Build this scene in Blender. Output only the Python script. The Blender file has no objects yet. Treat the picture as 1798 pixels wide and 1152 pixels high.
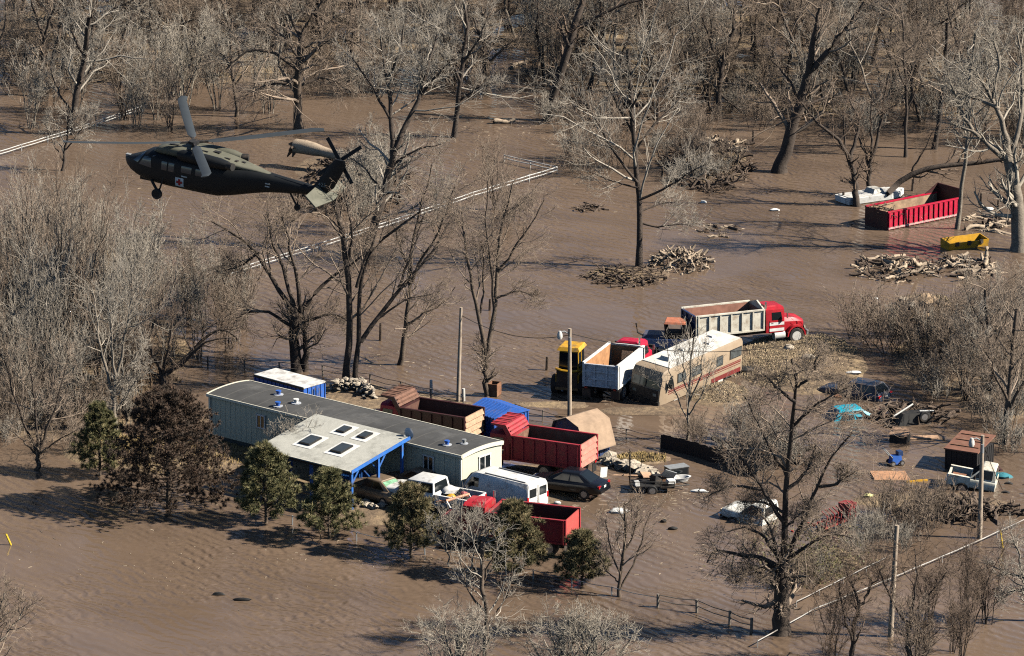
import bpy, math, random
import numpy as np
from mathutils import Vector, Matrix, Euler
random.seed(7)
SC = bpy.context.scene
COL = SC.collection
# ------------------------------------------------------------ camera, sky, sun, exposure
PITCH, DIST, FPX = math.radians(15.5), 300.0, 7950.0
cam_d = bpy.data.cameras.new('camera'); CAM = bpy.data.objects.new('camera', cam_d); COL.objects.link(CAM)
CAM.location = (0, -DIST*math.cos(PITCH), DIST*math.sin(PITCH))
CAM.rotation_euler = (math.pi/2-PITCH, 0, 0)
cam_d.sensor_width = 36; cam_d.sensor_fit = 'HORIZONTAL'; cam_d.lens = FPX/1798*36
cam_d.clip_start = 1; cam_d.clip_end = 9000
SC.camera = CAM
SUN_EL, SUN_AZ = math.radians(37), math.radians(-8)      # azimuth measured from +x towards +y
W = bpy.data.worlds.new('World'); SC.world = W; W.use_nodes = True
nt = W.node_tree; bg = nt.nodes['Background']
sky = nt.nodes.new('ShaderNodeTexSky'); sky.sky_type = 'NISHITA'; sky.sun_disc = False
sky.sun_elevation = SUN_EL; sky.sun_rotation = math.pi/2-SUN_AZ
sky.air_density = 0.75; sky.dust_density = 0.0; sky.ozone_density = 2.5
nt.links.new(sky.outputs[0], bg.inputs[0]); bg.inputs[1].default_value = 0.05
sd = bpy.data.lights.new('sun', 'SUN'); sd.energy = 5.0; sd.angle = math.radians(0.5); sd.color = (1.0, 0.93, 0.82)
SUN = bpy.data.objects.new('sun', sd); COL.objects.link(SUN); SUN.location = (60, 0, 60)
_s = Vector((math.cos(SUN_EL)*math.cos(SUN_AZ), math.cos(SUN_EL)*math.sin(SUN_AZ), math.sin(SUN_EL)))
SUN.rotation_euler = (-_s).to_track_quat('-Z', 'Y').to_euler()
vs = SC.view_settings; vs.view_transform = 'Standard'; vs.look = 'None'; vs.gamma = 1; vs.exposure = 0.85
try: vs.use_curve_mapping = False
except Exception: pass
SC.render.resolution_x, SC.render.resolution_y = 1024, 656
SC.cycles.max_bounces = 3; SC.cycles.diffuse_bounces = 0; SC.cycles.glossy_bounces = 2; SC.cycles.transmission_bounces = 1
SC.cycles.use_denoising = False; SC.cycles.filter_width = 1.15
try: SC.cycles.denoiser = 'OPENIMAGEDENOISE'
except Exception: pass

# ------------------------------------------------------------ photo pixel (of 1798x1152) at height z -> point in the place
CP, SP = math.cos(PITCH), math.sin(PITCH)
CL = Vector(CAM.location)
def _ray(px, py): 
    a, b = (px-899)/FPX, -(py-576)/FPX
    return Vector((a, CP+b*SP, -SP+b*CP))
def G(px, py, z=0.0):
    d = _ray(px, py); return CL + d*((z-CL.z)/d.z)
def AT(px, py, dist): return CL + _ray(px, py)*dist
def scale_at(p): return FPX/((Vector(p)-CL).dot(Vector((0, CP, -SP))))
def anchor(px, py, local, yaw, base=0.0):
    p = G(px, py, base+local[2]); c, s = math.cos(yaw), math.sin(yaw)
    return Vector((p.x-(c*local[0]-s*local[1]), p.y-(s*local[0]+c*local[1]), base))
def yaw_of(a, b, z=0.0):
    d = G(*b, z)-G(*a, z); return math.atan2(d.y, d.x)

# ------------------------------------------------------------ materials
MATS = {}
def mat(name, col, rough=0.6, metal=0.0, var=0.18, scale=2.0, dirt=None, damt=0.5, dscale=1.3, bump=0.0, bscale=20, spec=0.5, alpha=None):
    if name in MATS: return MATS[name]
    m = bpy.data.materials.new(name); m.use_nodes = True; MATS[name] = m
    n, l = m.node_tree.nodes, m.node_tree.links; b = n['Principled BSDF']
    b.inputs['Roughness'].default_value = rough; b.inputs['Metallic'].default_value = metal
    b.inputs['Specular IOR Level'].default_value = spec
    tc = n.new('ShaderNodeTexCoord')
    nz = n.new('ShaderNodeTexNoise'); nz.inputs['Scale'].default_value = scale; nz.inputs['Detail'].default_value = 6; nz.inputs['Roughness'].default_value = .65
    l.new(tc.outputs['Object'], nz.inputs['Vector'])
    r = n.new('ShaderNodeValToRGB'); e = r.color_ramp.elements
    e[0].position, e[1].position = .3, .7
    e[0].color = (*[c*(1-var) for c in col], 1); e[1].color = (*[min(1, c*(1+var)) for c in col], 1)
    l.new(nz.outputs['Fac'], r.inputs[0]); out = r.outputs[0]
    if dirt:
        n2 = n.new('ShaderNodeTexNoise'); n2.inputs['Scale'].default_value = dscale; n2.inputs['Detail'].default_value = 8; n2.inputs['Roughness'].default_value = .7
        l.new(tc.outputs['Object'], n2.inputs['Vector'])
        r2 = n.new('ShaderNodeValToRGB'); r2.color_ramp.elements[0].position = .62-.3*damt; r2.color_ramp.elements[1].position = .82-.2*damt
        l.new(n2.outputs['Fac'], r2.inputs[0])
        mx = n.new('ShaderNodeMix'); mx.data_type = 'RGBA'; mx.inputs['B'].default_value = (*dirt, 1)
        l.new(r2.outputs[0], mx.inputs['Factor']); l.new(out, mx.inputs['A']); out = mx.outputs['Result']
    l.new(out, b.inputs['Base Color'])
    if bump:
        n3 = n.new('ShaderNodeTexNoise'); n3.inputs['Scale'].default_value = bscale; n3.inputs['Detail'].default_value = 5
        l.new(tc.outputs['Object'], n3.inputs['Vector'])
        bp = n.new('ShaderNodeBump'); bp.inputs['Strength'].default_value = bump; bp.inputs['Distance'].default_value = .1
        l.new(n3.outputs['Fac'], bp.inputs['Height']); l.new(bp.outputs[0], b.inputs['Normal'])
    return m
MUD = (.16, .115, .08)
def paint(name, col, rough=.45, damt=.35, dirt=MUD): return mat(name, col, rough, 0, .2, 2.2, dirt, damt+.12, 1.9, bump=.08, bscale=3)
M_white = paint('white_paint', (.78, .77, .73), .5, .15)
M_cream = paint('cream_paint', (.72, .67, .55), .5, .3, (.30, .20, .12))
M_red = paint('red_paint', (.42, .022, .03), .4, .2)
M_red2 = paint('faded_red_paint', (.40, .034, .045), .55, .3, (.20, .06, .05))
M_brred = paint('dark_red_paint', (.055, .014, .015), .55, .4, (.045, .025, .02))
M_crim = paint('crimson_paint', (.50, .012, .045), .4, .2)
M_rust = mat('rusty_steel', (.24, .11, .06), .85, 0, .35, 3, (.30, .17, .09), .5, bump=.3)
M_woodtan = mat('weathered_plank', (.46, .29, .18), .8, 0, .3, 4, (.25, .15, .09), .4, bump=.2)
M_blue = paint('blue_paint', (.03, .12, .46), .5, .15)
M_bluetrim = paint('blue_trim', (.035, .16, .52), .5, .1)
M_dkblue = paint('dark_blue_paint', (.02, .05, .14), .5, .3)
M_teal = paint('teal_paint', (.01, .33, .45), .45, .15)
M_yel = paint('yellow_paint', (.62, .33, .02), .5, .3)
M_black = mat('black_paint', (.008, .009, .012), .22, 0, .2, 2, (.05, .04, .03), .1)
M_chas = mat('chassis_black', (.018, .017, .016), .7, 0, .3, 3, MUD, .3)
M_tyre = mat('tyre_rubber', (.02, .02, .02), .85, 0, .3, 4, MUD, .4)
M_rim = mat('wheel_rim', (.35, .34, .33), .4, .5, .15, 3, MUD, .3)
M_rimw = mat('white_wheel_rim', (.65, .63, .58), .5, 0, .15, 3, MUD, .25)
M_glass = mat('dark_glass', (.012, .016, .018), .08, 0, .2, 1, spec=.6)
M_tglass = mat('teal_glass', (.012, .075, .075), .1, 0, .3, 2)
M_chrome = mat('chrome', (.6, .6, .6), .2, .9, .1, 3)
M_gold = mat('tan_car_paint', (.23, .17, .115), .35, .2, .12, 2, MUD, .25)
M_lamp = mat('red_lamp', (.45, .01, .012), .2, 0, .1, 4)
M_amber = mat('pale_lamp', (.6, .5, .35), .2, 0, .1, 4)
M_grey = mat('grey_metal', (.30, .31, .31), .55, .2, .15, 3, MUD, .2)
M_dirtin = mat('bed_inside', (.16, .075, .05), .8, 0, .35, 3, (.30, .19, .12), .5)
M_wood = mat('dead_wood', (.44, .34, .24), .85, 0, .4, 2.5, (.12, .085, .06), .35, 2.5, bump=.35)
M_woodd = mat('dark_dead_wood', (.10, .07, .05), .9, 0, .45, 2.5, (.24, .18, .125), .25, 2.5, bump=.35)
M_pole = mat('pole_wood', (.40, .32, .24), .85, 0, .25, 3, (.18, .13, .10), .35, 2)
M_stone = mat('white_stone', (.44, .375, .29), .9, 0, .25, 2.5, (.28, .2, .14), .3, 2, bump=.3)
M_bark = {
 'dark': mat('dark_bark', (.07, .052, .04), .9, 0, .4, 3, bump=.3, bscale=9),
 'brown': mat('brown_bark', (.12, .088, .064), .9, 0, .4, 3, bump=.3, bscale=9),
 'grey': mat('grey_bark', (.24, .20, .155), .9, 0, .35, 3, bump=.3, bscale=9),
 'pale': mat('pale_bark', (.38, .33, .26), .9, 0, .3, 3, bump=.2, bscale=9)}
M_twig = {
 'dark': mat('dark_twig', (.17, .12, .085), .9, 0, .35, 1.2),
 'brown': mat('brown_twig', (.29, .22, .162), .9, 0, .35, 1.2),
 'grey': mat('grey_twig', (.39, .34, .275), .9, 0, .35, 1.2),
 'pale': mat('pale_twig', (.41, .355, .28), .9, 0, .3, 1.2)}

# ------------------------------------------------------------ mesh helpers
def link(o, parent=None):
    COL.objects.link(o)
    if parent is not None: o.parent = parent
    return o
def tag(o, label, cat, group=None, kind=None):
    o['label'] = label
    if cat: o['category'] = cat
    if group: o['group'] = group
    if kind: o['kind'] = kind
    return o
def thing(name, label, cat, loc=(0, 0, 0), yaw=0.0, group=None, rx=0.0, ry=0.0):
    o = link(bpy.data.objects.new(name, None)); o.empty_display_size = .3
    o.location = loc; o.rotation_euler = Euler((rx, ry, yaw), 'XYZ')
    return tag(o, label, cat, group)
def structure(o): o['kind'] = 'structure'; return o
class MB:
    def __init__(s): s.v, s.f = [], []
    def add(s, vs, fs):
        k = len(s.v); s.v += [tuple(p) for p in vs]; s.f += [tuple(i+k for i in f) for f in fs]; return s
    def box(s, c, d, top=(1, 1), shift=(0, 0), rot=None):
        x, y, z = [q/2 for q in d]; vs = []
        for zz, (tx, ty), (ox, oy) in ((-z, (1, 1), (0, 0)), (z, top, shift)):
            for sx, sy in ((-1, -1), (1, -1), (1, 1), (-1, 1)): vs.append(Vector((sx*x*tx+ox, sy*y*ty+oy, zz)))
        if rot is not None:
            R = Euler(rot).to_matrix(); vs = [R @ p for p in vs]
        vs = [p+Vector(c) for p in vs]
        return s.add(vs, [(3, 2, 1, 0), (4, 5, 6, 7), (0, 1, 5, 4), (1, 2, 6, 5), (2, 3, 7, 6), (3, 0, 4, 7)])
    def prism(s, pts, a, b, axis='y'):
        n = len(pts)
        def P(p, t): return (p[0], t, p[1]) if axis == 'y' else ((t, p[0], p[1]) if axis == 'x' else (p[0], p[1], t))
        vs = [P(p, a) for p in pts]+[P(p, b) for p in pts]
        return s.add(vs, [tuple(range(n))[::-1], tuple(range(n, 2*n))]+[(i, (i+1) % n, n+(i+1) % n, n+i) for i in range(n)])
    def loft(s, rings, cap=True):
        n = len(rings[0]); vs = [p for r in rings for p in r]; fs = []
        for k in range(len(rings)-1):
            for i in range(n): fs.append((k*n+i, k*n+(i+1) % n, (k+1)*n+(i+1) % n, (k+1)*n+i))
        if cap: fs += [tuple(range(n))[::-1], tuple(range((len(rings)-1)*n, len(rings)*n))]
        return s.add(vs, fs)
    def tube(s, path, r, n=6, cap=True):
        path = [Vector(p) for p in path]; rings = []
        for i, p in enumerate(path):
            t = (path[min(i+1, len(path)-1)]-path[max(i-1, 0)]).normalized()
            u = t.cross(Vector((0, 0, 1)) if abs(t.z) < .9 else Vector((1, 0, 0))).normalized(); w = t.cross(u)
            rr = r[i] if isinstance(r, (list, tuple)) else r
            rings.append([p+(u*math.cos(a)+w*math.sin(a))*rr for a in [2*math.pi*j/n for j in range(n)]])
        return s.loft(rings, cap)
    def plate(s, q, th):
        q = [Vector(p) for p in q]; nn = (q[1]-q[0]).cross(q[-1]-q[0]).normalized()*th; n = len(q)
        return s.add(q+[p+nn for p in q], [tuple(range(n))[::-1], tuple(range(n, 2*n))]+[(i, (i+1) % n, n+(i+1) % n, n+i) for i in range(n)])
    def blob(s, c, d, rng, jit=.25, nu=7, nv=4):
        rings = []
        for j in range(nv+1):
            ph = -math.pi/2+math.pi*(j+.0)/nv; cr = max(.12, math.cos(ph))
            rings.append([Vector((c[0]+d[0]*cr*math.cos(a)*(1+rng.uniform(-jit, jit)), c[1]+d[1]*cr*math.sin(a)*(1+rng.uniform(-jit, jit)), c[2]+d[2]*math.sin(ph)*(1+rng.uniform(-jit, jit)*.6))) for a in [2*math.pi*i/nu for i in range(nu)]])
        return s.loft(rings)
    def mesh(s, name, m, smooth=False):
        me = bpy.data.meshes.new(name); me.from_pydata(s.v, [], s.f); me.materials.append(m)
        bm_fix(me)
        if smooth:
            for p in me.polygons: p.use_smooth = True
            me.set_sharp_from_angle(angle=math.radians(38))
        return me
    def build(s, name, m, parent=None, smooth=False, loc=None):
        o = link(bpy.data.objects.new(name, s.mesh(name, m, smooth)), parent)
        if loc is not None: o.location = loc
        return o
import bmesh
def bm_fix(me):
    b = bmesh.new(); b.from_mesh(me); bmesh.ops.recalc_face_normals(b, faces=b.faces[:]); b.to_mesh(me); b.free()
def inst(name, me, parent=None, loc=(0, 0, 0), rot=(0, 0, 0), sc=None):
    o = link(bpy.data.objects.new(name, me), parent); o.location = loc; o.rotation_euler = rot
    if sc is not None: o.scale = sc if isinstance(sc, (tuple, list, Vector)) else (sc, sc, sc)
    return o
def ring_rr(x, hw, z0, z1, e=4.0, n=20):       # super-ellipse section across x
    zc, hz = (z0+z1)/2, (z1-z0)/2; out = []
    for i in range(n):
        a = 2*math.pi*(i+.5)/n; c, s_ = math.cos(a), math.sin(a)
        out.append((x, hw*math.copysign(abs(c)**(2/e), c), zc+hz*math.copysign(abs(s_)**(2/e), s_)))
    return out
WH = {}
def wheel(root, x, y, z, r, w, rim=None, name='wheel'):
    rim = rim or M_rim; k = (r, w, rim.name)
    if k not in WH:
        n = 18; prof = [(-w/2, r*.62), (-w/2, r*.92), (-w*.36, r), (w*.36, r), (w/2, r*.92), (w/2, r*.62)]
        m = MB(); m.loft([[(rr*math.cos(a), t, rr*math.sin(a)) for a in [2*math.pi*i/n for i in range(n)]] for t, rr in prof])
        m2 = MB(); pr2 = [(-w*.5-.004, r*.60), (-w*.42, r*.5), (-w*.3, r*.22), (w*.3, r*.22), (w*.42, r*.5), (w*.5+.004, r*.60)]
        m2.loft([[(rr*math.cos(a), t, rr*math.sin(a)) for a in [2*math.pi*i/n for i in range(n)]] for t, rr in pr2])
        WH[k] = (m.mesh('tyre', M_tyre, True), m2.mesh('rim', rim, True))
    o = inst(name, WH[k][0], root, (x, y, z)); inst('rim', WH[k][1], o); return o

# ------------------------------------------------------------ fast numpy tubes for trees
def np_mesh(name, V, F, m, smooth=True):
    me = bpy.data.meshes.new(name); k = F.shape[1]
    me.vertices.add(len(V)); me.vertices.foreach_set('co', V.astype(np.float32).ravel())
    me.loops.add(F.size); me.loops.foreach_set('vertex_index', F.astype(np.int32).ravel())
    me.polygons.add(len(F)); me.polygons.foreach_set('loop_start', np.arange(0, F.size, k, dtype=np.int32))
    me.polygons.foreach_set('loop_total', np.full(len(F), k, dtype=np.int32))
    if smooth: me.polygons.foreach_set('use_smooth', np.ones(len(F), dtype=bool))
    me.materials.append(m); me.update(calc_edges=True); return me
def tubes(groups):
    Vs, Fs, base = [], [], 0
    for P, R, s in groups:
        C, n, _ = P.shape
        T = np.gradient(P, axis=1); T /= np.linalg.norm(T, axis=2, keepdims=True)+1e-9
        ref = np.where(np.abs(T[..., 2:3]) < .8, np.array([0, 0, 1.]), np.array([1., 0, 0]))
        U = np.cross(T, ref); U /= np.linalg.norm(U, axis=2, keepdims=True)+1e-9; Wv = np.cross(T, U)
        a = 2*np.pi*np.arange(s)/s
        ring = P[:, :, None, :]+R[:, :, None, None]*(U[:, :, None, :]*np.cos(a)[None, None, :, None]+Wv[:, :, None, :]*np.sin(a)[None, None, :, None])
        Vs.append(ring.reshape(-1, 3))
        idx = base+np.arange(C*n*s).reshape(C, n, s); nx = np.roll(idx, -1, axis=2)
        Fs.append(np.stack([idx[:, :-1], nx[:, :-1], nx[:, 1:], idx[:, 1:]], -1).reshape(-1, 4)); base += C*n*s
    return np.concatenate(Vs), np.concatenate(Fs)
def unit(a): return a/(np.linalg.norm(a, axis=-1, keepdims=True)+1e-9)
def grow(P, R, rng, k, t0=.25, t1=1., lr=.5, ang=48, up=.1, wob=.18, n=5, rr=.6, minr=.007, tip=.35, flat=.35, lmin=0.0):
    C, n0, _ = P.shape; L = np.linalg.norm(np.diff(P, axis=1), axis=2).sum(1)
    t = t0+(t1-t0)*(np.arange(k)+rng.random((C, k)))/k
    q = np.clip(t*(n0-1), 0, n0-1.001); i0 = q.astype(int); fr = (q-i0)[..., None]; ci = np.arange(C)[:, None]
    pos = P[ci, i0]*(1-fr)+P[ci, i0+1]*fr; tan = unit(P[ci, i0+1]-P[ci, i0])
    r = R[ci, i0]*(1-fr[..., 0])+R[ci, i0+1]*fr[..., 0]
    rv = rng.normal(size=(C, k, 3)); rv[..., 2] *= flat
    perp = unit(rv-tan*(rv*tan).sum(-1, keepdims=True))
    a = np.radians(ang)*(.6+.8*rng.random((C, k)))[..., None]
    d = tan*np.cos(a)+perp*np.sin(a)
    ln = np.maximum(lmin, L[:, None]*lr*(1.2-.65*t)*(.55+.9*rng.random((C, k))))
    pts = [pos]; dd = d; p = pos
    for j in range(n-1):
        dd = unit(dd+wob*rng.normal(size=dd.shape)+np.array([0, 0, up]))
        p = p+dd*(ln/(n-1))[..., None]; pts.append(p)
    Q = np.stack(pts, 2).reshape(C*k, n, 3)
    r0 = np.maximum(minr*1.25, r*rr*(.75+.4*rng.random((C, k)))).reshape(-1, 1)
    return Q, np.maximum(minr, r0*np.linspace(1, tip, n)[None, :])
def resample(pts, n):
    pts = np.array(pts, float); s = np.concatenate([[0], np.cumsum(np.linalg.norm(np.diff(pts, axis=0), axis=1))])
    u = np.linspace(0, s[-1], n); q = np.stack([np.interp(u, s, pts[:, i]) for i in range(3)], 1)
    for _ in range(2): q[1:-1] = .25*q[:-2]+.5*q[1:-1]+.25*q[2:]
    return q
def twigs(levels, rng, dens=(7, 6, 6), lr=(.5, .5, .55), ang=(48, 50, 45), up=(.12, .08, .05), wob=(.2, .24, .28), minr=.008, t0=.25, flat=.5, sides=(5, 3, 3), lmin=(.6, .4, .3)):
    P, R = levels; out = []
    for i, k in enumerate(dens):
        P, R = grow(P, R, rng, k, t0 if i == 0 else .15, 1., lr[i], ang[i], up[i], wob[i], (6, 5, 4, 3)[min(i, 3)], .46, minr, .35, flat, lmin[min(i, len(lmin)-1)])
        out.append((P, R, sides[min(i, len(sides)-1)]))
    return out
# ============================================================ the setting: ground, flood water
def wnoise(x, y, seed=0):
    v = np.zeros_like(x)
    r = np.random.default_rng(seed)
    for sc, am in ((.08, .5), (.21, .35), (.5, .25), (1.1, .14), (2.3, .08)):
        for _ in range(3):
            th = r.random()*6.28; v += am/1.7*np.sin(sc*6.28*(x*np.cos(th)+y*np.sin(th))/1.6+r.random()*6.28)
    return v
ISL = [ # px, py, half extents in px (x, y), height
 (600, 765, 300, 85, .35), (330, 800, 135, 40, .45), (790, 880, 130, 34, .2), (930, 850, 110, 34, .12), (200, 790, 90, 30, .35), (640, 900, 85, 24, .25),
 (1400, 638, 120, 54, .45), (1260, 690, 60, 24, .25), (1120, 806, 60, 11, .2), (960, 712, 80, 9, .08), (1130, 722, 90, 9, .08),
 (130, 650, 200, 110, .25), (60, 480, 140, 100, .15), (1625, 535, 55, 22, .3), (1690, 640, 120, 60, .15), (1740, 690, 70, 50, .15),
 (1450, 985, 60, 30, .2), (1640, 880, 150, 18, .12), (1100, 482, 75, 16, .2), (600, 310, 90, 45, .15), (1240, 285, 80, 35, .15),
 (300, 60, 330, 90, .03), (760, 40, 250, 80, .03), (1350, 90, 420, 100, .03), (1700, 110, 200, 90, .03), (620, 690, 60, 20, .3)]
xs = np.arange(-62, 62.01, .55); ys = np.arange(-62, 128.01, .55)
X, Y = np.meshgrid(xs, ys); Z = np.full_like(X, -.75)
for px, py, ex, ey, h in ISL:
    c = G(px, py); e = G(px+ex, py); u = G(px, py-ey)
    d2 = ((X-c.x)/(e.x-c.x))**2+((Y-c.y)/(u.y-c.y))**2
    Z = np.maximum(Z, np.where(d2 < 1, h*(1-d2), -(d2-1)*.8))
Z = np.maximum(Z, -.75)+wnoise(X, Y, 3)*.07
def ground_z(p):
    i = int(round((p[0]+62)/.55)); j = int(round((p[1]+62)/.55))
    if 0 <= i < X.shape[1] and 0 <= j < X.shape[0]: return max(0.0, float(Z[j, i]))
    return 0.0
ny, nx = X.shape
V = np.stack([X, Y, Z], -1).reshape(-1, 3); I = np.arange(nx*ny).reshape(ny, nx)
F = np.stack([I[:-1, :-1], I[:-1, 1:], I[1:, 1:], I[1:, :-1]], -1).reshape(-1, 4)
M_gnd = bpy.data.materials.new('muddy_ground'); M_gnd.use_nodes = True
def ground_nodes(m):
    n, l = m.node_tree.nodes, m.node_tree.links; b = n['Principled BSDF']; b.inputs['Roughness'].default_value = .9
    tc = n.new('ShaderNodeTexCoord')
    def nz(sc, det=8): 
        q = n.new('ShaderNodeTexNoise'); q.inputs['Scale'].default_value = sc; q.inputs['Detail'].default_value = det; q.inputs['Roughness'].default_value = .7
        l.new(tc.outputs['Object'], q.inputs['Vector']); return q.outputs['Fac']
    def ramp(f, pts):
        r = n.new('ShaderNodeValToRGB'); cr = r.color_ramp
        while len(cr.elements) < len(pts): cr.elements.new(.5)
        for e, (p, c) in zip(cr.elements, pts): e.position = p; e.color = (*c, 1)
        l.new(f, r.inputs[0]); return r.outputs[0]
    big = ramp(nz(.22), [(.36, (.15, .108, .074)), (.5, (.235, .17, .112)), (.62, (.37, .275, .165))])
    fine = ramp(nz(3.5), [(.3, (.45, .45, .45)), (.7, (1.25, 1.2, 1.1))])
    mx = n.new('ShaderNodeMix'); mx.data_type = 'RGBA'; mx.blend_type = 'MULTIPLY'; mx.inputs['Factor'].default_value = 1
    l.new(big, mx.inputs['A']); l.new(fine, mx.inputs['B']); l.new(mx.outputs['Result'], b.inputs['Base Color'])
    bp = n.new('ShaderNodeBump'); bp.inputs['Strength'].default_value = .7; bp.inputs['Distance'].default_value = .15
    l.new(nz(4), bp.inputs['Height']); l.new(bp.outputs[0], b.inputs['Normal'])
ground_nodes(M_gnd)
g = structure(link(bpy.data.objects.new('ground', np_mesh('ground', V, F, M_gnd))))
sk = MB(); R_ = 4000
o_ = [(-62, -62), (62, -62), (62, 128), (-62, 128)]; big_ = [(-R_, -R_), (R_, -R_), (R_, R_), (-R_, R_)]
sk.add([(x, y, -.9) for x, y in o_]+[(x, y, -.9) for x, y in big_], [(i, (i+1) % 4, 4+(i+1) % 4, 4+i) for i in range(4)])
structure(sk.build('terrain', M_gnd))

M_water = bpy.data.materials.new('flood_water'); M_water.use_nodes = True
def water_nodes(m):
    n, l = m.node_tree.nodes, m.node_tree.links; b = n['Principled BSDF']
    b.inputs['Roughness'].default_value = .12; b.inputs['IOR'].default_value = 1.33
    tc = n.new('ShaderNodeTexCoord')
    def mp(sx, sy, rz):
        q = n.new('ShaderNodeMapping'); q.vector_type = 'TEXTURE'; q.inputs['Scale'].default_value = (sx, sy, 1); q.inputs['Rotation'].default_value = (0, 0, rz)
        l.new(tc.outputs['Object'], q.inputs['Vector']); return q.outputs[0]
    def nz(v, sc, det=5, dist=0.0, ro=.6):
        q = n.new('ShaderNodeTexNoise'); q.inputs['Scale'].default_value = sc; q.inputs['Detail'].default_value = det
        q.inputs['Roughness'].default_value = ro; q.inputs['Distortion'].default_value = dist
        l.new(v, q.inputs['Vector']); return q.outputs['Fac']
    r = n.new('ShaderNodeValToRGB'); e = r.color_ramp.elements
    e[0].position, e[1].position = .3, .72; e[0].color = (.130, .090, .062, 1); e[1].color = (.198, .138, .095, 1)
    l.new(nz(mp(2.2, 1.0, -.5), .16, 7, .6), r.inputs[0]); l.new(r.outputs[0], b.inputs['Base Color'])
    w2 = nz(mp(1.5, 1.0, -.45), 3.2, 4, .6, .6); w3 = nz(mp(1, 1, 0), .07, 3, .5)
    wv = n.new('ShaderNodeTexWave'); wv.wave_type = 'BANDS'; wv.bands_direction = 'X'; wv.wave_profile = 'SIN'
    for k_, v_ in (('Scale', .44), ('Distortion', 8.5), ('Detail', 3.0), ('Detail Scale', .9), ('Detail Roughness', .55)): wv.inputs[k_].default_value = v_
    l.new(mp(1, 1, .75), wv.inputs['Vector'])
    amp = n.new('ShaderNodeMapRange'); amp.inputs[1].default_value = .40; amp.inputs[2].default_value = .60; amp.inputs[3].default_value = .16; amp.inputs[4].default_value = 1.0
    l.new(w3, amp.inputs[0])
    s2 = n.new('ShaderNodeMath'); s2.operation = 'MULTIPLY_ADD'; s2.inputs[1].default_value = .5; l.new(w2, s2.inputs[0]); l.new(wv.outputs['Fac'], s2.inputs[2])
    bp = n.new('ShaderNodeBump'); bp.inputs['Distance'].default_value = .062; l.new(s2.outputs[0], bp.inputs['Height']); l.new(amp.outputs[0], bp.inputs['Strength'])
    ro = n.new('ShaderNodeMapRange'); ro.inputs[1].default_value = .4; ro.inputs[2].default_value = .62; ro.inputs[3].default_value = .04; ro.inputs[4].default_value = .18
    l.new(w3, ro.inputs[0]); l.new(ro.outputs[0], b.inputs['Roughness'])
    l.new(bp.outputs[0], b.inputs['Normal'])
water_nodes(M_water)
wt = MB(); wt.add([(-R_, -R_, 0), (R_, -R_, 0), (R_, R_, 0), (-R_, R_, 0)], [(0, 1, 2, 3)])
structure(wt.build('flood_water', M_water))

# dry grass on the banks, nobody could count it
def grass(name, label, m, spots, n, h, seed):
    rng = np.random.default_rng(seed); cs = []
    for px, py, ex, ey in spots:
        a = rng.random(n)*6.28; rr = np.sqrt(rng.random(n))
        for u, v in zip(px+ex*rr*np.cos(a), py+ey*rr*np.sin(a)):
            p = G(u, v); z = ground_z(p)
            if z > .03: cs.append((p.x, p.y, z-.03))
    c = np.array(cs); k = len(c); a = rng.random(k)*6.28; hh = h*(.4+rng.random(k)); w = .018+.02*rng.random(k)
    d = np.stack([np.cos(a), np.sin(a), np.zeros(k)], 1); b = rng.normal(size=(k, 3))*.35; b[:, 2] = 1
    V = np.stack([c-d*w[:, None], c+d*w[:, None], c+b*hh[:, None]], 1).reshape(-1, 3)
    o = link(bpy.data.objects.new(name, np_mesh(name, V, np.arange(3*k).reshape(-1, 3), m, False)))
    tag(o, label, 'grass', None, 'stuff')
M_straw = mat('dry_grass', (.45, .32, .13), .9, 0, .4, .6)
M_straw2 = mat('pale_dry_grass', (.52, .40, .25), .9, 0, .4, .6)
grass('dry_grass', 'yellow dry grass on the bank around the mobile home', M_straw, [(330, 800, 130, 38), (215, 782, 62, 28), (400, 792, 70, 26), (1120, 804, 70, 10)], 2600, .16, 1)
grass('straw', 'pale matted straw on the bank beside the motorhome', M_straw2, [(1395, 635, 105, 46), (1380, 615, 70, 25), (1340, 660, 60, 25), (1270, 690, 60, 20), (1480, 600, 50, 25), (1640, 535, 30, 18)], 5000, .11, 2)
grass('weeds', 'brown weeds under the thicket at the left', mat('weeds', (.25, .165, .10), .9, 0, .4, .6), [(120, 640, 200, 110), (60, 480, 150, 110), (280, 700, 100, 60)], 5000, .35, 3)

# ============================================================ mobile home
EZ = 3.0
NL, NR = G(364, 693, EZ), G(810, 802, EZ)
HY = math.atan2(NR.y-NL.y, NR.x-NL.x); HLEN = (NR-NL).length; HW = 3.75
M_sid = mat('sage_siding', (.63, .61, .46), .65, 0, .06, .8, (.47, .44, .33), .2, .8)
M_trim = mat('cream_trim', (.74, .70, .56), .6, 0, .08, 2, (.4, .32, .22), .15)
M_roof = mat('grey_roof_membrane', (.066, .065, .062), .75, 0, .25, .7, (.14, .137, .13), .35, .45)
M_skirt = mat('dark_skirting', (.10, .11, .10), .8, 0, .25, 2)
home = thing('mobile_home', 'long sage green mobile home with grey curved roof and blue porch', 'house', (NL.x, NL.y, 0), HY)
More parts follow.
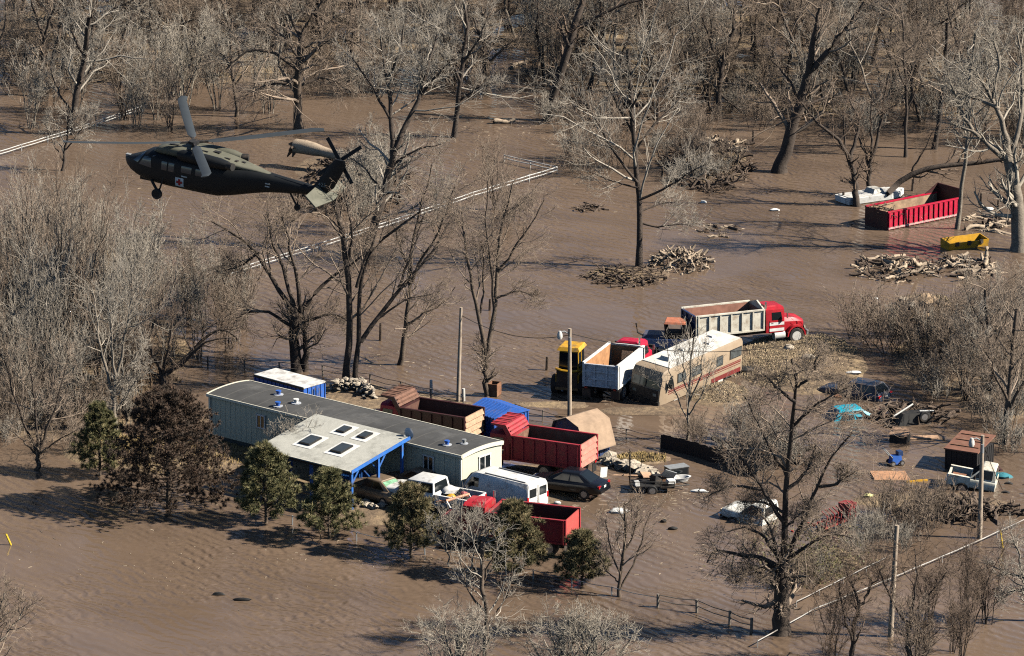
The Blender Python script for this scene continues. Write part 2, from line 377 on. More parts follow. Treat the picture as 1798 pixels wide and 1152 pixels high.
# local: x along the home, y to the far side (width), z up
OV = .10
def wall(y, name):
    # vertical siding boards, each its own piece
    root = MB(); root.box((HLEN/2, y, 1.75), (HLEN-2*OV-.02, .05, 2.48)); w = root.build(name, M_sid, home)
    me = MB().box((0, 0, 0), (.40, .03, 2.47)).mesh('siding_board', M_sid)
    nb = int((HLEN-2*OV)/.42); st = (HLEN-2*OV)/nb
    for i in range(nb): inst('siding_board', me, w, (OV+st*(i+.5), y+(-.03 if y < 1 else .03), 1.75), (0, 0, 0), (st/.42, 1, 1))
    return w
wn = wall(OV+.06, 'front_wall'); wf = wall(HW-OV-.06, 'rear_wall')
def endwall(x, s):
    m = MB(); m.prism([(OV+.02, .5), (HW-OV-.02, .5), (HW-OV-.02, 2.96), (HW*.75, 3.03), (HW/2, 3.06), (HW*.25, 3.03), (OV+.02, 2.96)], x-.03, x+.03, 'x'); w = m.build('end_wall', M_sid, home)
    me = MB().box((0, 0, 0), (.03, .43, 2.3)).mesh('siding_board', M_sid)
    for i in range(8): inst('siding_board', me, w, (x+s*.045, OV+.06+(HW-2*OV-.12)*(i+.5)/8, 1.68))
    return w
ewr = endwall(HLEN-OV, 1); ewl = endwall(OV, -1)
m = MB(); m.box((HLEN/2, HW/2, .27), (HLEN-.5, HW-.5, .5)); m.build('skirting', M_skirt, home)
def arc(y): t = (y/HW-.5)*2; return EZ+.05+.15*(1-abs(t)**2.2)
ysn = [HW*i/10 for i in range(11)]
m = MB(); rings = []
for x in (0, HLEN): rings.append([(x, y, arc(y)) for y in ysn]+[(x, y, arc(y)-.10) for y in ysn[::-1]])
m.loft(rings); rf = m.build('roof', M_roof, home, True)
me_s = MB(); me_s.loft([[(x, y, arc(y)+.004) for y in ysn]+[(x, y, arc(y)+.022) for y in ysn[::-1]] for x in (-.03, .03)]); seam = me_s.mesh('roof_seam', mat('roof_seam', (.088, .086, .082), .7, 0, .2, 1))
for i in range(1, 15): inst('roof_seam', seam, rf, (HLEN*i/15+random.uniform(-.1, .1), 0, 0))
for y in (-.03, HW+.03):
    m = MB(); m.box((HLEN/2, y, EZ-.0), (HLEN+.1, .06, .15)); m.build('eave_trim', M_trim, rf)
for x, s in ((-.03, -1), (HLEN+.03, 1)):
    m = MB(); m.loft([[(x+dx, y, arc(y)+.03) for y in ysn]+[(x+dx, y, EZ-.14+(.16 if 0 < y < HW else 0)*(1-abs(2*y/HW-1)**2)) for y in ysn[::-1]] for dx in (-.05, .05)]); m.build('gable_trim', M_trim, rf)
for x, y in ((OV+.02, OV), (HLEN-OV-.02, OV), (HLEN-OV-.02, HW-OV)):
    m = MB(); m.box((x, y, 1.75), (.14, .14, 2.45)); m.build('corner_trim', M_trim, home)
def window(par, c, w, h, axis, out):
    m = MB(); d = .06
    def bx(u, z, su, sz, dd, off): return ((c[0]+u, c[1]+out*off, c[2]+z), (su, dd, sz)) if axis == 'x' else ((c[0]+out*off, c[1]+u, c[2]+z), (dd, su, sz))
    for u, z, su, sz in ((0, h/2, w+.14, .08), (0, -h/2, w+.14, .08), (-w/2, 0, .08, h), (w/2, 0, .08, h), (0, 0, .06, h)): m.box(*bx(u, z, su, sz, d, .05))
    f = m.build('window', M_white, par)
    for sgn in (-1, 1): MB().box(*bx(sgn*w/4, 0, w/2-.07, h-.08, .03, .04)).build('pane', M_glass, f)
def hx(px, py, z): # pixel on front wall plane -> local x
    p = G(px, py, z); c, s = math.cos(HY), math.sin(HY); d = p-Vector((NL.x, NL.y, 0)); return c*d.x+s*d.y
window(home, (hx(476, 736, 2.05), OV, 2.1), .62, .8, 'x', -1)
window(home, (hx(774, 807, 2.05), OV, 2.1), .75, .85, 'x', -1)
window(home, (HLEN-OV+.035, HW*.57, 2.05), 1.0, 1.05, 'y', 1)
def rloc(px, py):
    for _ in range(6):
        z = EZ+.3 if _ == 0 else arc(y)
        p = G(px, py, z); c, s = math.cos(HY), math.sin(HY); d = p-Vector((NL.x, NL.y, 0)); x, y = c*d.x+s*d.y, -s*d.x+c*d.y
        y = min(max(y, 0.05), HW-.05)
    return x, y, arc(y)
for px, py, mt, r in ((489, 693, M_blue, .13), (488, 713, M_blue, .13), (520, 708, M_white, .13), (785, 781, M_blue, .12), (815, 779, M_grey, .10)):
    x, y, z = rloc(px, py); m = MB(); m.tube([(x, y, z-.1), (x, y, z+.2)], r, 10); m.tube([(x, y, z+.2), (x, y, z+.27)], r*1.35, 10)
    v = m.build('roof_vent', mt, rf, True); MB().tube([(x, y, z-.02), (x, y, z+.03)], r*2.4, 12).build('flashing', mat('flashing', (.45, .47, .5), .6), v)
# satellite dish on the roof edge
x, y, z = rloc(729, 772)
dish = thing('satellite_dish', 'pale round dish on the near edge of the grey roof', 'dish', (NL.x+math.cos(HY)*x-math.sin(HY)*.05, NL.y+math.sin(HY)*x+math.cos(HY)*.05, EZ+.02), HY)
m = MB(); m.tube([(0, 0, 0), (0, 0, .6)], .03); m.build('mast', M_grey, dish)
m = MB(); m.loft([[(.35*k*math.cos(a), -.05-.12*(1-k*k), .62+.35*k*math.sin(a)) for a in [6.283*i/16 for i in range(16)]] for k in (.05, .5, .85, 1)]); m.build('reflector', mat('dish_grey', (.62, .62, .62), .5), dish, True)
m = MB(); m.tube([(0, -.1, .35), (0, -.45, .55)], .02); m.box((0, -.47, .58), (.08, .12, .08)); m.build('feed_arm', M_grey, dish)

# ---- porch roof leaning on the home (thing of its own: roof, posts, stairs)
A_, B_, C_, D_ = G(451, 786, 2.62), G(574, 731, 3.5), G(723, 771, 3.5), G(610, 824, 2.62)
M_proof = mat('pale_roof_shingle', (.47, .46, .40), .8, 0, .1, 3, (.25, .245, .21), .4, 1.1, bump=.2, bscale=30)
porch = thing('porch', 'pale flat porch roof with four skylights on blue posts', 'porch', (A_.x, A_.y, 0), HY)
c_, s_ = math.cos(HY), math.sin(HY)
def pl(p): d = Vector(p)-Vector((A_.x, A_.y, 0)); return Vector((c_*d.x+s_*d.y, -s_*d.x+c_*d.y, d.z))
a, b, c, d = [pl(q) for q in (A_, B_, C_, D_)]
PW = max(b.y, c.y); PL0, PL1 = 0.0, (d.x+c.x)/2
def pz(y): return 2.62+(3.5-2.62)*y/PW
def pr(x, y, o=0): return Vector((x, y, pz(y)+o))
m = MB(); m.plate([pr(0, 0, -.08), pr(PL1, 0, -.08), pr(PL1, PW, -.08), pr(0, PW, -.08)], .08); prf = m.build('roof_deck', M_proof, porch)
m = MB(); m.box((PL1+.03, PW/2, (pz(0)+pz(PW))/2-.07), (.05, PW*1.01, .2), rot=(math.atan2(pz(PW)-pz(0), PW), 0, 0)); m.build('side_fascia', M_bluetrim, prf)
m = MB(); m.box((PL1/2, -.04, pz(0)-.09), (PL1+.1, .05, .17)); m.build('front_fascia', M_chas, prf)
m = MB(); m.box((PL1/2, -.07, pz(0)-.01), (PL1+.1, .05, .06)); m.build('drip_edge', M_trim, prf)
def psky(px, py, w, h):
    y = PW*.5
    for _ in range(5):
        q = pl(G(px, py, pz(y))); y = q.y
    x = q.x; m = MB(); m.plate([pr(x-w/2-.28, y-h/2-.3, .004), pr(x+w/2+.28, y-h/2-.3, .004), pr(x+w/2+.28, y+h/2+.3, .004), pr(x-w/2-.28, y+h/2+.3, .004)], .02)
    f = m.build('skylight', mat('skylight_flashing', (.74, .73, .68), .7), prf)
    m = MB(); m.plate([pr(x-w/2, y-h/2, .02), pr(x+w/2, y-h/2, .02), pr(x+w/2, y+h/2, .02), pr(x-w/2, y+h/2, .02)], .10); m.build('curb', M_chas, f)
    m = MB(); m.plate([pr(x-w/2+.05, y-h/2+.05, .122), pr(x+w/2-.05, y-h/2+.05, .122), pr(x+w/2-.05, y+h/2-.05, .122), pr(x-w/2+.05, y+h/2-.05, .122)], .015); m.build('pane', mat('skylight_glass', (.05, .06, .065), .06, 0, .2, 2, spec=.7), f)
psky(545, 775, .85, 1.1); psky(600, 789, .85, 1.1); psky(604, 756, .62, .75); psky(641, 766, .62, .75)
for x, y in ((.3, .25), (PL1*.55, .25), (PL1-.2, .25), (PL1-.2, PW*.5), (PL1-.2, PW-.5), (.3, PW*.5)):
    m = MB(); m.box((x, y, (pz(y)-.1)/2), (.15, .15, pz(y)-.12)); m.build('post', M_bluetrim, porch)
for y in (.25, PW*.5):
    m = MB(); m.tube([(PL1-.2, y, pz(y)-1.0), (PL1-.2, y+.75, pz(y+.75)-.2)], .06, 4); m.build('brace', M_bluetrim, porch)
for y in (.25, PW*.5, PW-.3):
    m = MB(); m.box((PL1/2, y, pz(y)-.2), (PL1-.2, .1, .2)); m.build('beam', M_bluetrim, porch)
# entry deck with blue slats and stair against the home
dk = MB(); dk.box((PL1*.55, PW-1.15, .75), (2.4, 1.5, .12)); deck = dk.build('deck', M_bluetrim, porch)
slat = MB().box((0, 0, 0), (.09, .04, .95)).mesh('slat', M_bluetrim)
for i in range(16): inst('slat', slat, deck, (PL1*.55-1.2+i*.16, PW-1.92, 1.25))
for i in range(16): inst('slat', slat, deck, (PL1*.55-1.2+i*.16, PW-1.92, .28), (0, 0, 0), (1, 1, .75))
m = MB(); m.box((PL1*.55, PW-1.92, 1.75), (2.5, .1, .07)); m.build('handrail', M_bluetrim, deck)
for yy in (-.05, -1.0):
    m = MB(); m.tube([(PL1*.55+1.2, PW-.95+yy, 1.7), (PL1*.55+2.5, PW-.95+yy, .8)], .05, 4); m.tube([(PL1*.55+2.5, PW-.95+yy, .85), (PL1*.55+2.5, PW-.95+yy, 0)], .05, 4); m.build('stair_rail', M_bluetrim, deck)
for i in range(4):
    m = MB(); m.box((PL1*.55+1.4+.3*i, PW-1.5, .62-.17*i), (.3, 1.0, .05)); m.build('stair_tread', M_bluetrim, deck)

# ============================================================ sheds and container
def ribbed_box(root, x0, x1, y0, y1, z0, z1, m, pitch=.28):
    b = MB(); b.box(((x0+x1)/2, (y0+y1)/2, (z0+z1)/2), (x1-x0, y1-y0, z1-z0)); w = b.build('wall', m, root)
    me = MB().box((0, 0, 0), (.06, .05, z1-z0)).mesh('wall_rib', m)
    n = max(2, int((x1-x0)/pitch))
    for i in range(n+1):
        for y in (y0-.02, y1+.02): inst('wall_rib', me, w, (x0+(x1-x0)*i/n, y, (z0+z1)/2))
    n = max(2, int((y1-y0)/pitch))
    for i in range(n+1):
        for x in (x0-.02, x1+.02): inst('wall_rib', me, w, (x, y0+(y1-y0)*i/n, (z0+z1)/2), (0, 0, math.pi/2))
    return w
CZ = 2.5
cyaw = yaw_of((446, 657), (532, 680), CZ)
loc = anchor(446, 657, (0, 0, CZ), cyaw); cont = thing('storage_container', 'blue box container with white top behind the mobile home', 'container', loc, cyaw)
cl = (G(532, 680.5, CZ)-G(446, 657, CZ)).length; cw = (G(572.5, 669.7, CZ)-G(532, 680.5, CZ)).length
ribbed_box(cont, .04, cl-.04, .04, cw-.04, 0, CZ-.12, M_blue, .35)
m = MB(); m.box((cl/2, cw/2, CZ-.05), (cl, cw, .1)); r_ = m.build('roof', paint('container_top', (.66, .65, .62), .6, .3), cont)
for y in (0.0, cw): MB().box((cl/2, y, CZ-.1), (cl+.05, .06, .1)).build('roof_rail', M_chas, r_)
m = MB(); m.box((cl+.05, cw/2, 1.2), (.03, .06, 2.1)); m.build('door_seam', M_dkblue, cont)
for y in (cw*.35, cw*.65): MB().tube([(cl+.09, y, .3), (cl+.09, y, 2.2)], .025, 6).build('lock_bar', M_grey, cont)

syaw = yaw_of((817, 716), (868, 734), 2.0)
loc = anchor(868, 735, (2.5, 0, 1.95), syaw); shed = thing('garden_shed', 'bright blue ribbed metal shed between the two red trucks', 'shed', loc, syaw)
sw = 2.6
w_ = ribbed_box(shed, 0, 2.5, 0, sw, 0, 1.95, M_blue, .22)
m = MB(); m.prism([(-.12, 1.97), (sw+.12, 1.97), (sw/2, 2.42)], -.1, 2.6, 'x'); r_ = m.build('roof', M_blue, shed)
rr_ = MB().box((0, 0, 0), (.05, 1.42, .04)).mesh('roof_rib', M_blue)
th = math.atan2(.45, sw/2+.12)
for i in range(10):
    inst('roof_rib', rr_, r_, (-.05+i*.29, sw*.25-.06, 2.22), (th, 0, 0)); inst('roof_rib', rr_, r_, (-.05+i*.29, sw*.75+.06, 2.22), (-th, 0, 0))
m = MB(); m.box((2.55, sw*.5, .95), (.04, 1.1, 1.8)); dr = m.build('door', mat('blue_door', (.045, .15, .5), .5), shed); MB().box((2.6, sw*.5, .95), (.05, .04, 1.8)).build('door_seam', M_dkblue, dr)

tyaw = yaw_of((984, 739), (1027, 726), 2.4)
loc = anchor(964, 754, (0, 2.9, 1.5), tyaw); ts = thing('barn_shed', 'small dark blue shed with broad tan gambrel roof behind red truck', 'shed', loc, tyaw)
tw, tl = 2.9, 2.6
ribbed_box(ts, .1, tl-.1, .3, tw-.3, 0, 1.5, M_dkblue, .35)
prof = [(-.12, .55), (.42, 2.1), (tw/2, 2.5), (tw-.42, 2.1), (tw+.12, .55)]
m = MB(); m.prism(prof, .08, tl-.08, 'x'); m.build('gable', M_dkblue, ts)
m = MB(); m.loft([[(x, y, z+.06) for y, z in prof]+[(x, y, z+.01) for y, z in prof[::-1]] for x in (-.08, tl+.08)]); m.build('roof', mat('tan_roof', (.36, .25, .165), .85, 0, .2, 2, (.26, .175, .115), .35), ts)
# ============================================================ vehicles
def text_obj(name, cu, parent):
    tmp = link(bpy.data.objects.new(name+'_curve', cu)); bpy.context.view_layer.update()
    me = bpy.data.meshes.new_from_object(tmp.evaluated_get(bpy.context.evaluated_depsgraph_get())); me.name = name
    bpy.data.objects.remove(tmp); return link(bpy.data.objects.new(name, me), parent)
def dump_truck(label, name, loc, yaw, cab, bed, inner, Lb=4.4, hw=1.22, zb=1.0, zt=2.45, guard=False, ribs=5, tail='slats', tailm=None, rx=0, ry=0, rim=None, peak=0.0, stripe=None, hoodw=.78, text=None, guardm=None):
    t = thing(name, label, 'truck', loc, yaw, 'dump trucks', rx, ry)
    # chassis and running gear
    m = MB()
    for y in (-.4, .4): m.box(((Lb+2.9)/2, y, .82), (Lb+2.7, .1, .22))
    for x in (.5, 2.0, Lb, Lb+2.6): m.box((x, 0, .82), (.12, .8, .16))
    m.build('chassis', M_chas, t)
    for x in (.95, 2.25):
        for y in (-.95, .95): wheel(t, x, y, .52, .52, .55, rim)
        MB().tube([(x, -.9, .52), (x, .9, .52)], .09).build('axle', M_chas, t)
    for y in (-1.02, 1.02): wheel(t, Lb+2.35, y, .52, .52, .3, rim or M_rim)
    # open bed
    th = .07
    m = MB(); m.box((Lb/2, 0, zb+.05), (Lb, hw*2-.1, .1)); m.build('bed_floor', inner, t)
    for s in (-1, 1):
        m = MB(); m.box((Lb/2, s*(hw-th/2), (zb+zt)/2), (Lb, th, zt-zb)); w = m.build('bed_side', bed, t)
        MB().box((Lb/2, s*(hw-th-.012), (zb+zt)/2+.05), (Lb-.1, .02, zt-zb-.14)).build('bed_lining', inner, w)
        MB().box((Lb/2, s*(hw+.0), zt+.03), (Lb+.02, .16, .09)).build('top_rail', bed, w)
        MB().box((Lb/2, s*(hw+.03), zb+.05), (Lb+.0, .12, .12)).build('bottom_rail', bed, w)
        rb = MB().box((0, 0, 0), (.1, .10, zt-zb-.1)).mesh('rib', bed)
        for i in range(ribs+1): inst('rib', rb, w, (.06+(Lb-.12)*i/ribs, s*(hw+.045), (zb+zt)/2))
    m = MB(); m.prism([(-hw+.02, zb), (hw-.02, zb), (hw-.02, zt+.02), (0, zt+.04+peak), (-hw+.02, zt+.02)], Lb-.06, Lb+.04, 'x'); hb = m.build('headboard', bed, t)
    MB().box((Lb-.08, 0, (zb+zt)/2), (.02, hw*2-.3, zt-zb-.15)).build('headboard_lining', inner, hb)
    if guard:
        m = MB(); m.plate([(Lb-.0, -hw, zt+.1), (Lb-.0, hw, zt+.1), (Lb+.35, hw, zt+.62), (Lb+.35, -hw, zt+.62)], .06); gb = m.build('cab_guard', guardm or bed, t)
        m = MB(); m.plate([(Lb+.35, -hw, zt+.62), (Lb+.35, hw, zt+.62), (Lb+1.35, hw-.05, zt+.67), (Lb+1.35, -hw+.05, zt+.67)], .06); m.build('guard_top', guardm or bed, gb)
        for q in (-.8, -.27, .27, .8): MB().box((Lb+.85, q*hw, zt+.73), (.95, .06, .05)).build('guard_rib', guardm or bed, gb)
        for q in (.3, .62): MB().box((Lb+.35*q-.04, 0, zt+.1+.65*q), (.06, hw*2-.1, .06)).build('guard_rib', guardm or bed, gb)
        for s in (-1, 1): m = MB(); m.prism([(Lb, zt-.5), (Lb, zt+.1), (Lb+.35, zt+.65), (Lb+1.3, zt+.69), (Lb+1.3, zt+.6), (Lb+.55, zt+.45)], s*hw-.03, s*hw+.03); m.build('guard_cheek', bed, gb)
    m = MB(); m.box((-.03, 0, (zb+zt)/2), (.06, hw*2-.06, zt-zb)); tg = m.build('tailgate', tailm or bed, t)
    if tail == 'slats':
        n = 4
        for i in range(n):
            z = zb+(zt-zb)*(i+.5)/n; hh = (zt-zb)/n
            m = MB(); m.prism([(-.06, z-hh*.42), (-.17, z-hh*.30), (-.06, z+hh*.42)], -hw+.12, hw-.12); m.build('tailgate_slat', tailm or bed, tg)
    elif tail == 'grid':
        for z in (zb+.06, zb+(zt-zb)*.36, zb+(zt-zb)*.68, zt-.05): MB().box((-.09, 0, z), (.07, hw*2-.08, .09)).build('tailgate_rail', tailm or bed, tg)
        for y in (-hw+.08, -.4, .4, hw-.08): MB().box((-.10, y, (zb+zt)/2), (.08, .11, zt-zb-.02)).build('tailgate_post', tailm or bed, tg)
    for y in (-hw+.02, hw-.02): MB().box((-.05, y, (zb+zt)/2+.02), (.16, .12, zt-zb+.12)).build('corner_post', bed, t)
    # cab, hood, fenders
    x0, x1, cz0, cz1, cw = Lb+.22, Lb+1.55, .85, 2.5, 1.02
    m = MB(); m.loft([[(x, y*k, z) for y, z in ((-cw, cz0), (cw, cz0), (cw, 1.65), (cw*.9, cz1-.12), (cw*.7, cz1), (-cw*.7, cz1), (-cw*.9, cz1-.12), (-cw, 1.65))] for x, k in ((x0, .97), (x0+.15, 1), (x1-.3, 1), (x1-.02, .97))]); cb = m.build('cab', cab, t, True)
    m = MB(); m.plate([(x1+.0, -.82, 1.72), (x1+.0, .82, 1.72), (x1-.04, .74, 2.3), (x1-.04, -.74, 2.3)], .03); m.build('windshield', M_glass, t)
    for s in (-1, 1):
        m = MB(); m.plate([(x0+.42, s*(cw+.01), 1.70), (x1-.18, s*(cw+.01), 1.70), (x1-.26, s*(cw*.935+.01), 2.2), (x0+.42, s*(cw*.935+.01), 2.2)], .02*s); m.build('side_window', M_glass, t)
        m = MB(); m.box((x0+.75, s*(cw+.012), 1.28), (1.0, .03, .78)); d_ = m.build('door', cab, t); MB().box((x0+.42, s*(cw+.04), 1.5), (.14, .03, .04)).build('handle', M_chrome, d_)
        MB().box((x1+.05, s*(cw+.25), 2.0), (.06, .14, .35)).build('mirror', M_chrome, t)
        m = MB(); m.tube([(x0+.6, s*.85, .62), (x0+1.35, s*.85, .62)], .28, 12); m.build('fuel_tank', M_rimw if stripe else M_chas, t, True)
    MB().box(((x0+x1)/2-.2, 0, cz1+.04), (.8, 1.3, .09), (.85, .85)).build('cab_roof', cab, cb)
    m = MB(); m.loft([[(x, hoodw*w*u, z0+(z1-z0)*v) for u, v in ((-1, 0), (1, 0), (1, .75), (.75, 1), (-.75, 1), (-1, .75))] for x, w, z0, z1 in ((x1, 1.05, .75, 1.72), (x1+.7, 1, .75, 1.66), (x1+1.35, .93, .78, 1.55), (x1+1.5, .85, .85, 1.42))]); m.build('hood', cab, t, True)
    MB().box((x1+1.52, 0, 1.12), (.05, 1.0, .55)).build('grille', M_chrome if stripe else M_chas, t)
    MB().box((x1+1.62, 0, .68), (.14, 2.2, .28)).build('bumper', M_grey, t)
    for s in (-1, 1):
        a0 = [(x1+.80+.66*math.cos(q), .52+.72*math.sin(q)) for q in [math.pi*i/8 for i in range(9)]]
        a1 = [(x1+.80+.58*math.cos(q), .52+.62*math.sin(q)) for q in [math.pi*i/8 for i in range(8, -1, -1)]]
        m = MB(); m.prism(a0+a1, s*.78, s*1.18); m.build('fender', cab, t, True)
        m = MB(); m.tube([(x1+1.40, s*.92, 1.0), (x1+1.50, s*.92, 1.0)], .12, 10); m.build('headlight', M_amber, t)
        MB().box((-.02, s*.95, .55), (.03, .55, .55)).build('mud_flap', M_chas, t)
        MB().box((-.1, s*.95, .9), (.05, .2, .1)).build('tail_light', M_lamp, t)
    m = MB(); m.tube([(x0+.05, -cw*.75, .9), (x0+.05, -cw*.75, 2.9)], .07, 8); m.build('exhaust_stack', M_chrome, t, True)
    if stripe:
        for z in (1.45, 1.05): MB().box((x0+.75, -cw-.03, z), (1.04, .012, .2)).build('door_stripe', stripe, t)
    if text:
        cu = bpy.data.curves.new('door_lettering', 'FONT'); cu.body = text; cu.size = .62; cu.shear = .25; cu.extrude = .004; cu.align_x = 'CENTER'
        cu.materials.append(mat('faded_lettering', (.5, .35, .33), .6)); o = text_obj('door_lettering', cu, t); o.location = (x0+.75, cw+.04, 1.08); o.rotation_euler = (math.pi/2, 0, math.pi)
    return t
# red dump truck right of the home
yw = yaw_of((1016, 783), (916, 769), 2.45)
dump_truck('faded red dump truck with slatted tailgate parked right of the mobile home', 'dump_truck', anchor(1016, 783, (0, 1.22, 2.45), yw, .0), yw, M_red2, M_red2, M_dirtin, guard=True, ribs=6, tailm=paint('worn_tailgate', (.46, .16, .12), .6, .45, (.42, .25, .17)), text='JD')
yw = yaw_of((813, 734.5), (715, 719), 2.45)
dump_truck('rusty dark red dump truck with plank tailgate hidden behind the mobile home', 'dump_truck', anchor(813, 734.5, (0, 1.22, 2.45), yw), yw, M_crim, M_brred, mat('rust_brown_inside', (.11, .05, .035), .85, 0, .3, 3), guardm=mat('dull_rust', (.17, .085, .055), .85, 0, .35, 3), guard=True, ribs=6, tailm=M_woodtan)
yw = yaw_of((1025, 637), (1068, 604), 2.5)
wd = dump_truck('white dump truck seen from behind, beside the yellow loader', 'dump_truck', anchor(1025, 637, (0, 1.14, 2.45), yw, -.05), yw, M_crim, M_white, mat('rust_tan_inside', (.40, .20, .09), .85, 0, .3, 2), Lb=4.9, hw=1.14, zb=.98, tail='grid', ribs=1, tailm=paint('white_tailgate', (.62, .63, .66), .6, .2))
WDL, WDY = Vector(wd.location), yw
yw = yaw_of((1223, 557), (1337, 545), 2.5)
dump_truck('dump truck with cream bed and red cab parked facing right', 'dump_truck', anchor(1225, 557, (0, -1.2, 2.5), yw, .1), yw, paint('truck_red', (.45, .02, .03), .35, .12), M_cream, mat('rust_pink_inside', (.34, .16, .11), .85, 0, .3, 2), Lb=4.75, hw=1.2, zb=1.15, zt=2.5, ribs=6, tail='grid', peak=.35, rim=M_rimw, stripe=M_white, tailm=M_dkblue)  # tailgate faces away from the sun; dark blue paints in its shade
yw = yaw_of((990, 916), (886, 904.5), 2.2)
dump_truck('red farm truck with plain high box bed behind the pines', 'grain_truck', anchor(990, 916, (0, 1.25, 2.2), yw), yw, M_red, M_red2, M_brred, Lb=4.6, hw=1.25, zb=.85, zt=2.2, ribs=3, tail='plain', tailm=paint('red_tailgate', (.50, .08, .07), .5, .2))

# ---- cars
def car(label, loc, yaw, paintm, L=4.8, Wd=1.82, H=1.45, rx=0, ry=0, name='sedan', group='cars by the house', glassr=M_glass, hatch=False):
    t = thing(name, label, 'car', loc, yaw, group, rx, ry); h = L/2; w = Wd/2
    st = [(-h, .80, .42, .78), (-h+.12, .92, .30, .92), (-h+.7, 1, .24, 1.0), (-h+1.2, 1, .22, 1.0), (-.6, 1, .20, .98), (.6, 1, .20, .97), (h-1.3, 1, .22, .95), (h-.6, .98, .25, .85), (h-.15, .9, .30, .72), (h, .78, .38, .62)]
    m = MB(); m.loft([ring_rr(x, w*k, z0, z1, 5, 20) for x, k, z0, z1 in st]); m.build('body', paintm, t, True)
    gb = [(-h+.55, .80), (-h+.95, .86), (h-1.75, .86), (h-1.3, .78)] if not hatch else [(-h+.12, .8), (-h+.5, .86), (h-1.75, .86), (h-1.3, .78)]
    gt = [(-h+1.35, .55), (-h+1.5, .6), (h-2.45, .6), (h-2.3, .54)] if not hatch else [(-h+.55, .58), (-h+.8, .62), (h-2.45, .6), (h-2.3, .54)]
    zb_, zt_ = .93, H
    lo = [(x, w*y, zb_) for x, y in gb]+[(x, -w*y, zb_) for x, y in gb[::-1]]; up = [(x, w*y*1.18, zt_-.05) for x, y in gt]+[(x, -w*y*1.18, zt_-.05) for x, y in gt[::-1]]
    tp = [(x*.97, w*y, zt_) for x, y in gt]+[(x*.97, -w*y, zt_) for x, y in gt[::-1]]
    m = MB(); m.loft([lo, up, tp]); m.build('roof', paintm, t, True)
    def mixp(p, q, k): return Vector(p).lerp(Vector(q), k)
    def glz(i, j, name, g, a=.10, b=.93, e=.06, out=.012):
        p0, p1, q0, q1 = Vector(lo[i]), Vector(lo[j]), Vector(up[i]), Vector(up[j])
        c0 = p0.lerp(q0, a); c1 = p1.lerp(q1, a); c2 = p1.lerp(q1, b); c3 = p0.lerp(q0, b)
        Q = [c0.lerp(c1, e), c1.lerp(c0, e), c2.lerp(c3, e), c3.lerp(c2, e)]
        nn = (Q[1]-Q[0]).cross(Q[3]-Q[0]).normalized(); cen = sum(Q, Vector())/4-Vector((0, 0, 1.1))
        if nn.dot(cen) < 0: nn = -nn
        mm = MB(); mm.plate([q+nn*.004 for q in Q], out if (Q[1]-Q[0]).cross(Q[3]-Q[0]).dot(nn) > 0 else -out); mm.build(name, g, t)
    glz(3, 4, 'windshield', M_glass); glz(0, 7, 'rear_window', glassr)
    for i, j in ((1, 2), (5, 6)):
        for k0, k1 in ((0, .46), (.5, 1)):
            p0, p1, q0, q1 = [Vector(v) for v in (lo[i], lo[j], up[i], up[j])]
            P0, P1, Q0, Q1 = p0.lerp(p1, k0), p0.lerp(p1, k1), q0.lerp(q1, k0), q0.lerp(q1, k1)
            Q = [P0.lerp(Q0, .1), P1.lerp(Q1, .1), P1.lerp(Q1, .92), P0.lerp(Q0, .92)]; sgn = 1 if Q[0].y > 0 else -1
            mm = MB(); mm.plate([q+Vector((0, sgn*.006, 0)) for q in Q], .01); mm.build('side_window', M_glass, t)
    for x in (-h+.95, h-.95):
        for s in (-1, 1): wheel(t, x, s*(w-.09), .32, .32, .2)
    for s in (-1, 1):
        MB().box((-h+.08, s*w*.72, .78), (.12, .32, .15)).build('tail_light', M_lamp, t); MB().box((h-.12, s*w*.62, .60), (.12, .34, .13)).build('headlight', M_amber, t)
        MB().box((h-1.55, s*(w+.06), .98), (.1, .16, .12)).build('mirror', paintm, t)
    MB().box((-h-.01, 0, .48), (.08, Wd*.8, .18)).build('rear_bumper', paintm, t); MB().box((h+.0, 0, .42), (.08, Wd*.72, .18)).build('front_bumper', paintm, t)
    MB().box((-h+.01, 0, .7), (.05, .3, .13)).build('number_plate', M_rimw, t)
    return t
yw = yaw_of((1052, 872), (927, 855))
car('black sedan parked under the red dump truck', anchor(985, 872, (0, .9, 0), yw, .12), yw, M_black)
yw = yaw_of((672, 880), (606, 862))
car('tan sedan under the porch roof with pale green rear window', anchor(640, 883, (0, .9, 0), yw, .15), yw, M_gold, glassr=mat('pale_green_glass', (.22, .42, .26), .2, 0, .5, 5))
yw = yaw_of((745, 858), (690, 842))
car('dusty tan car between the porch and the white pickup', anchor(716, 868, (0, .9, 0), yw, .3), yw, mat('dusty_tan_paint', (.30, .20, .13), .5, .1, .15, 2, MUD, .4), L=4.7)

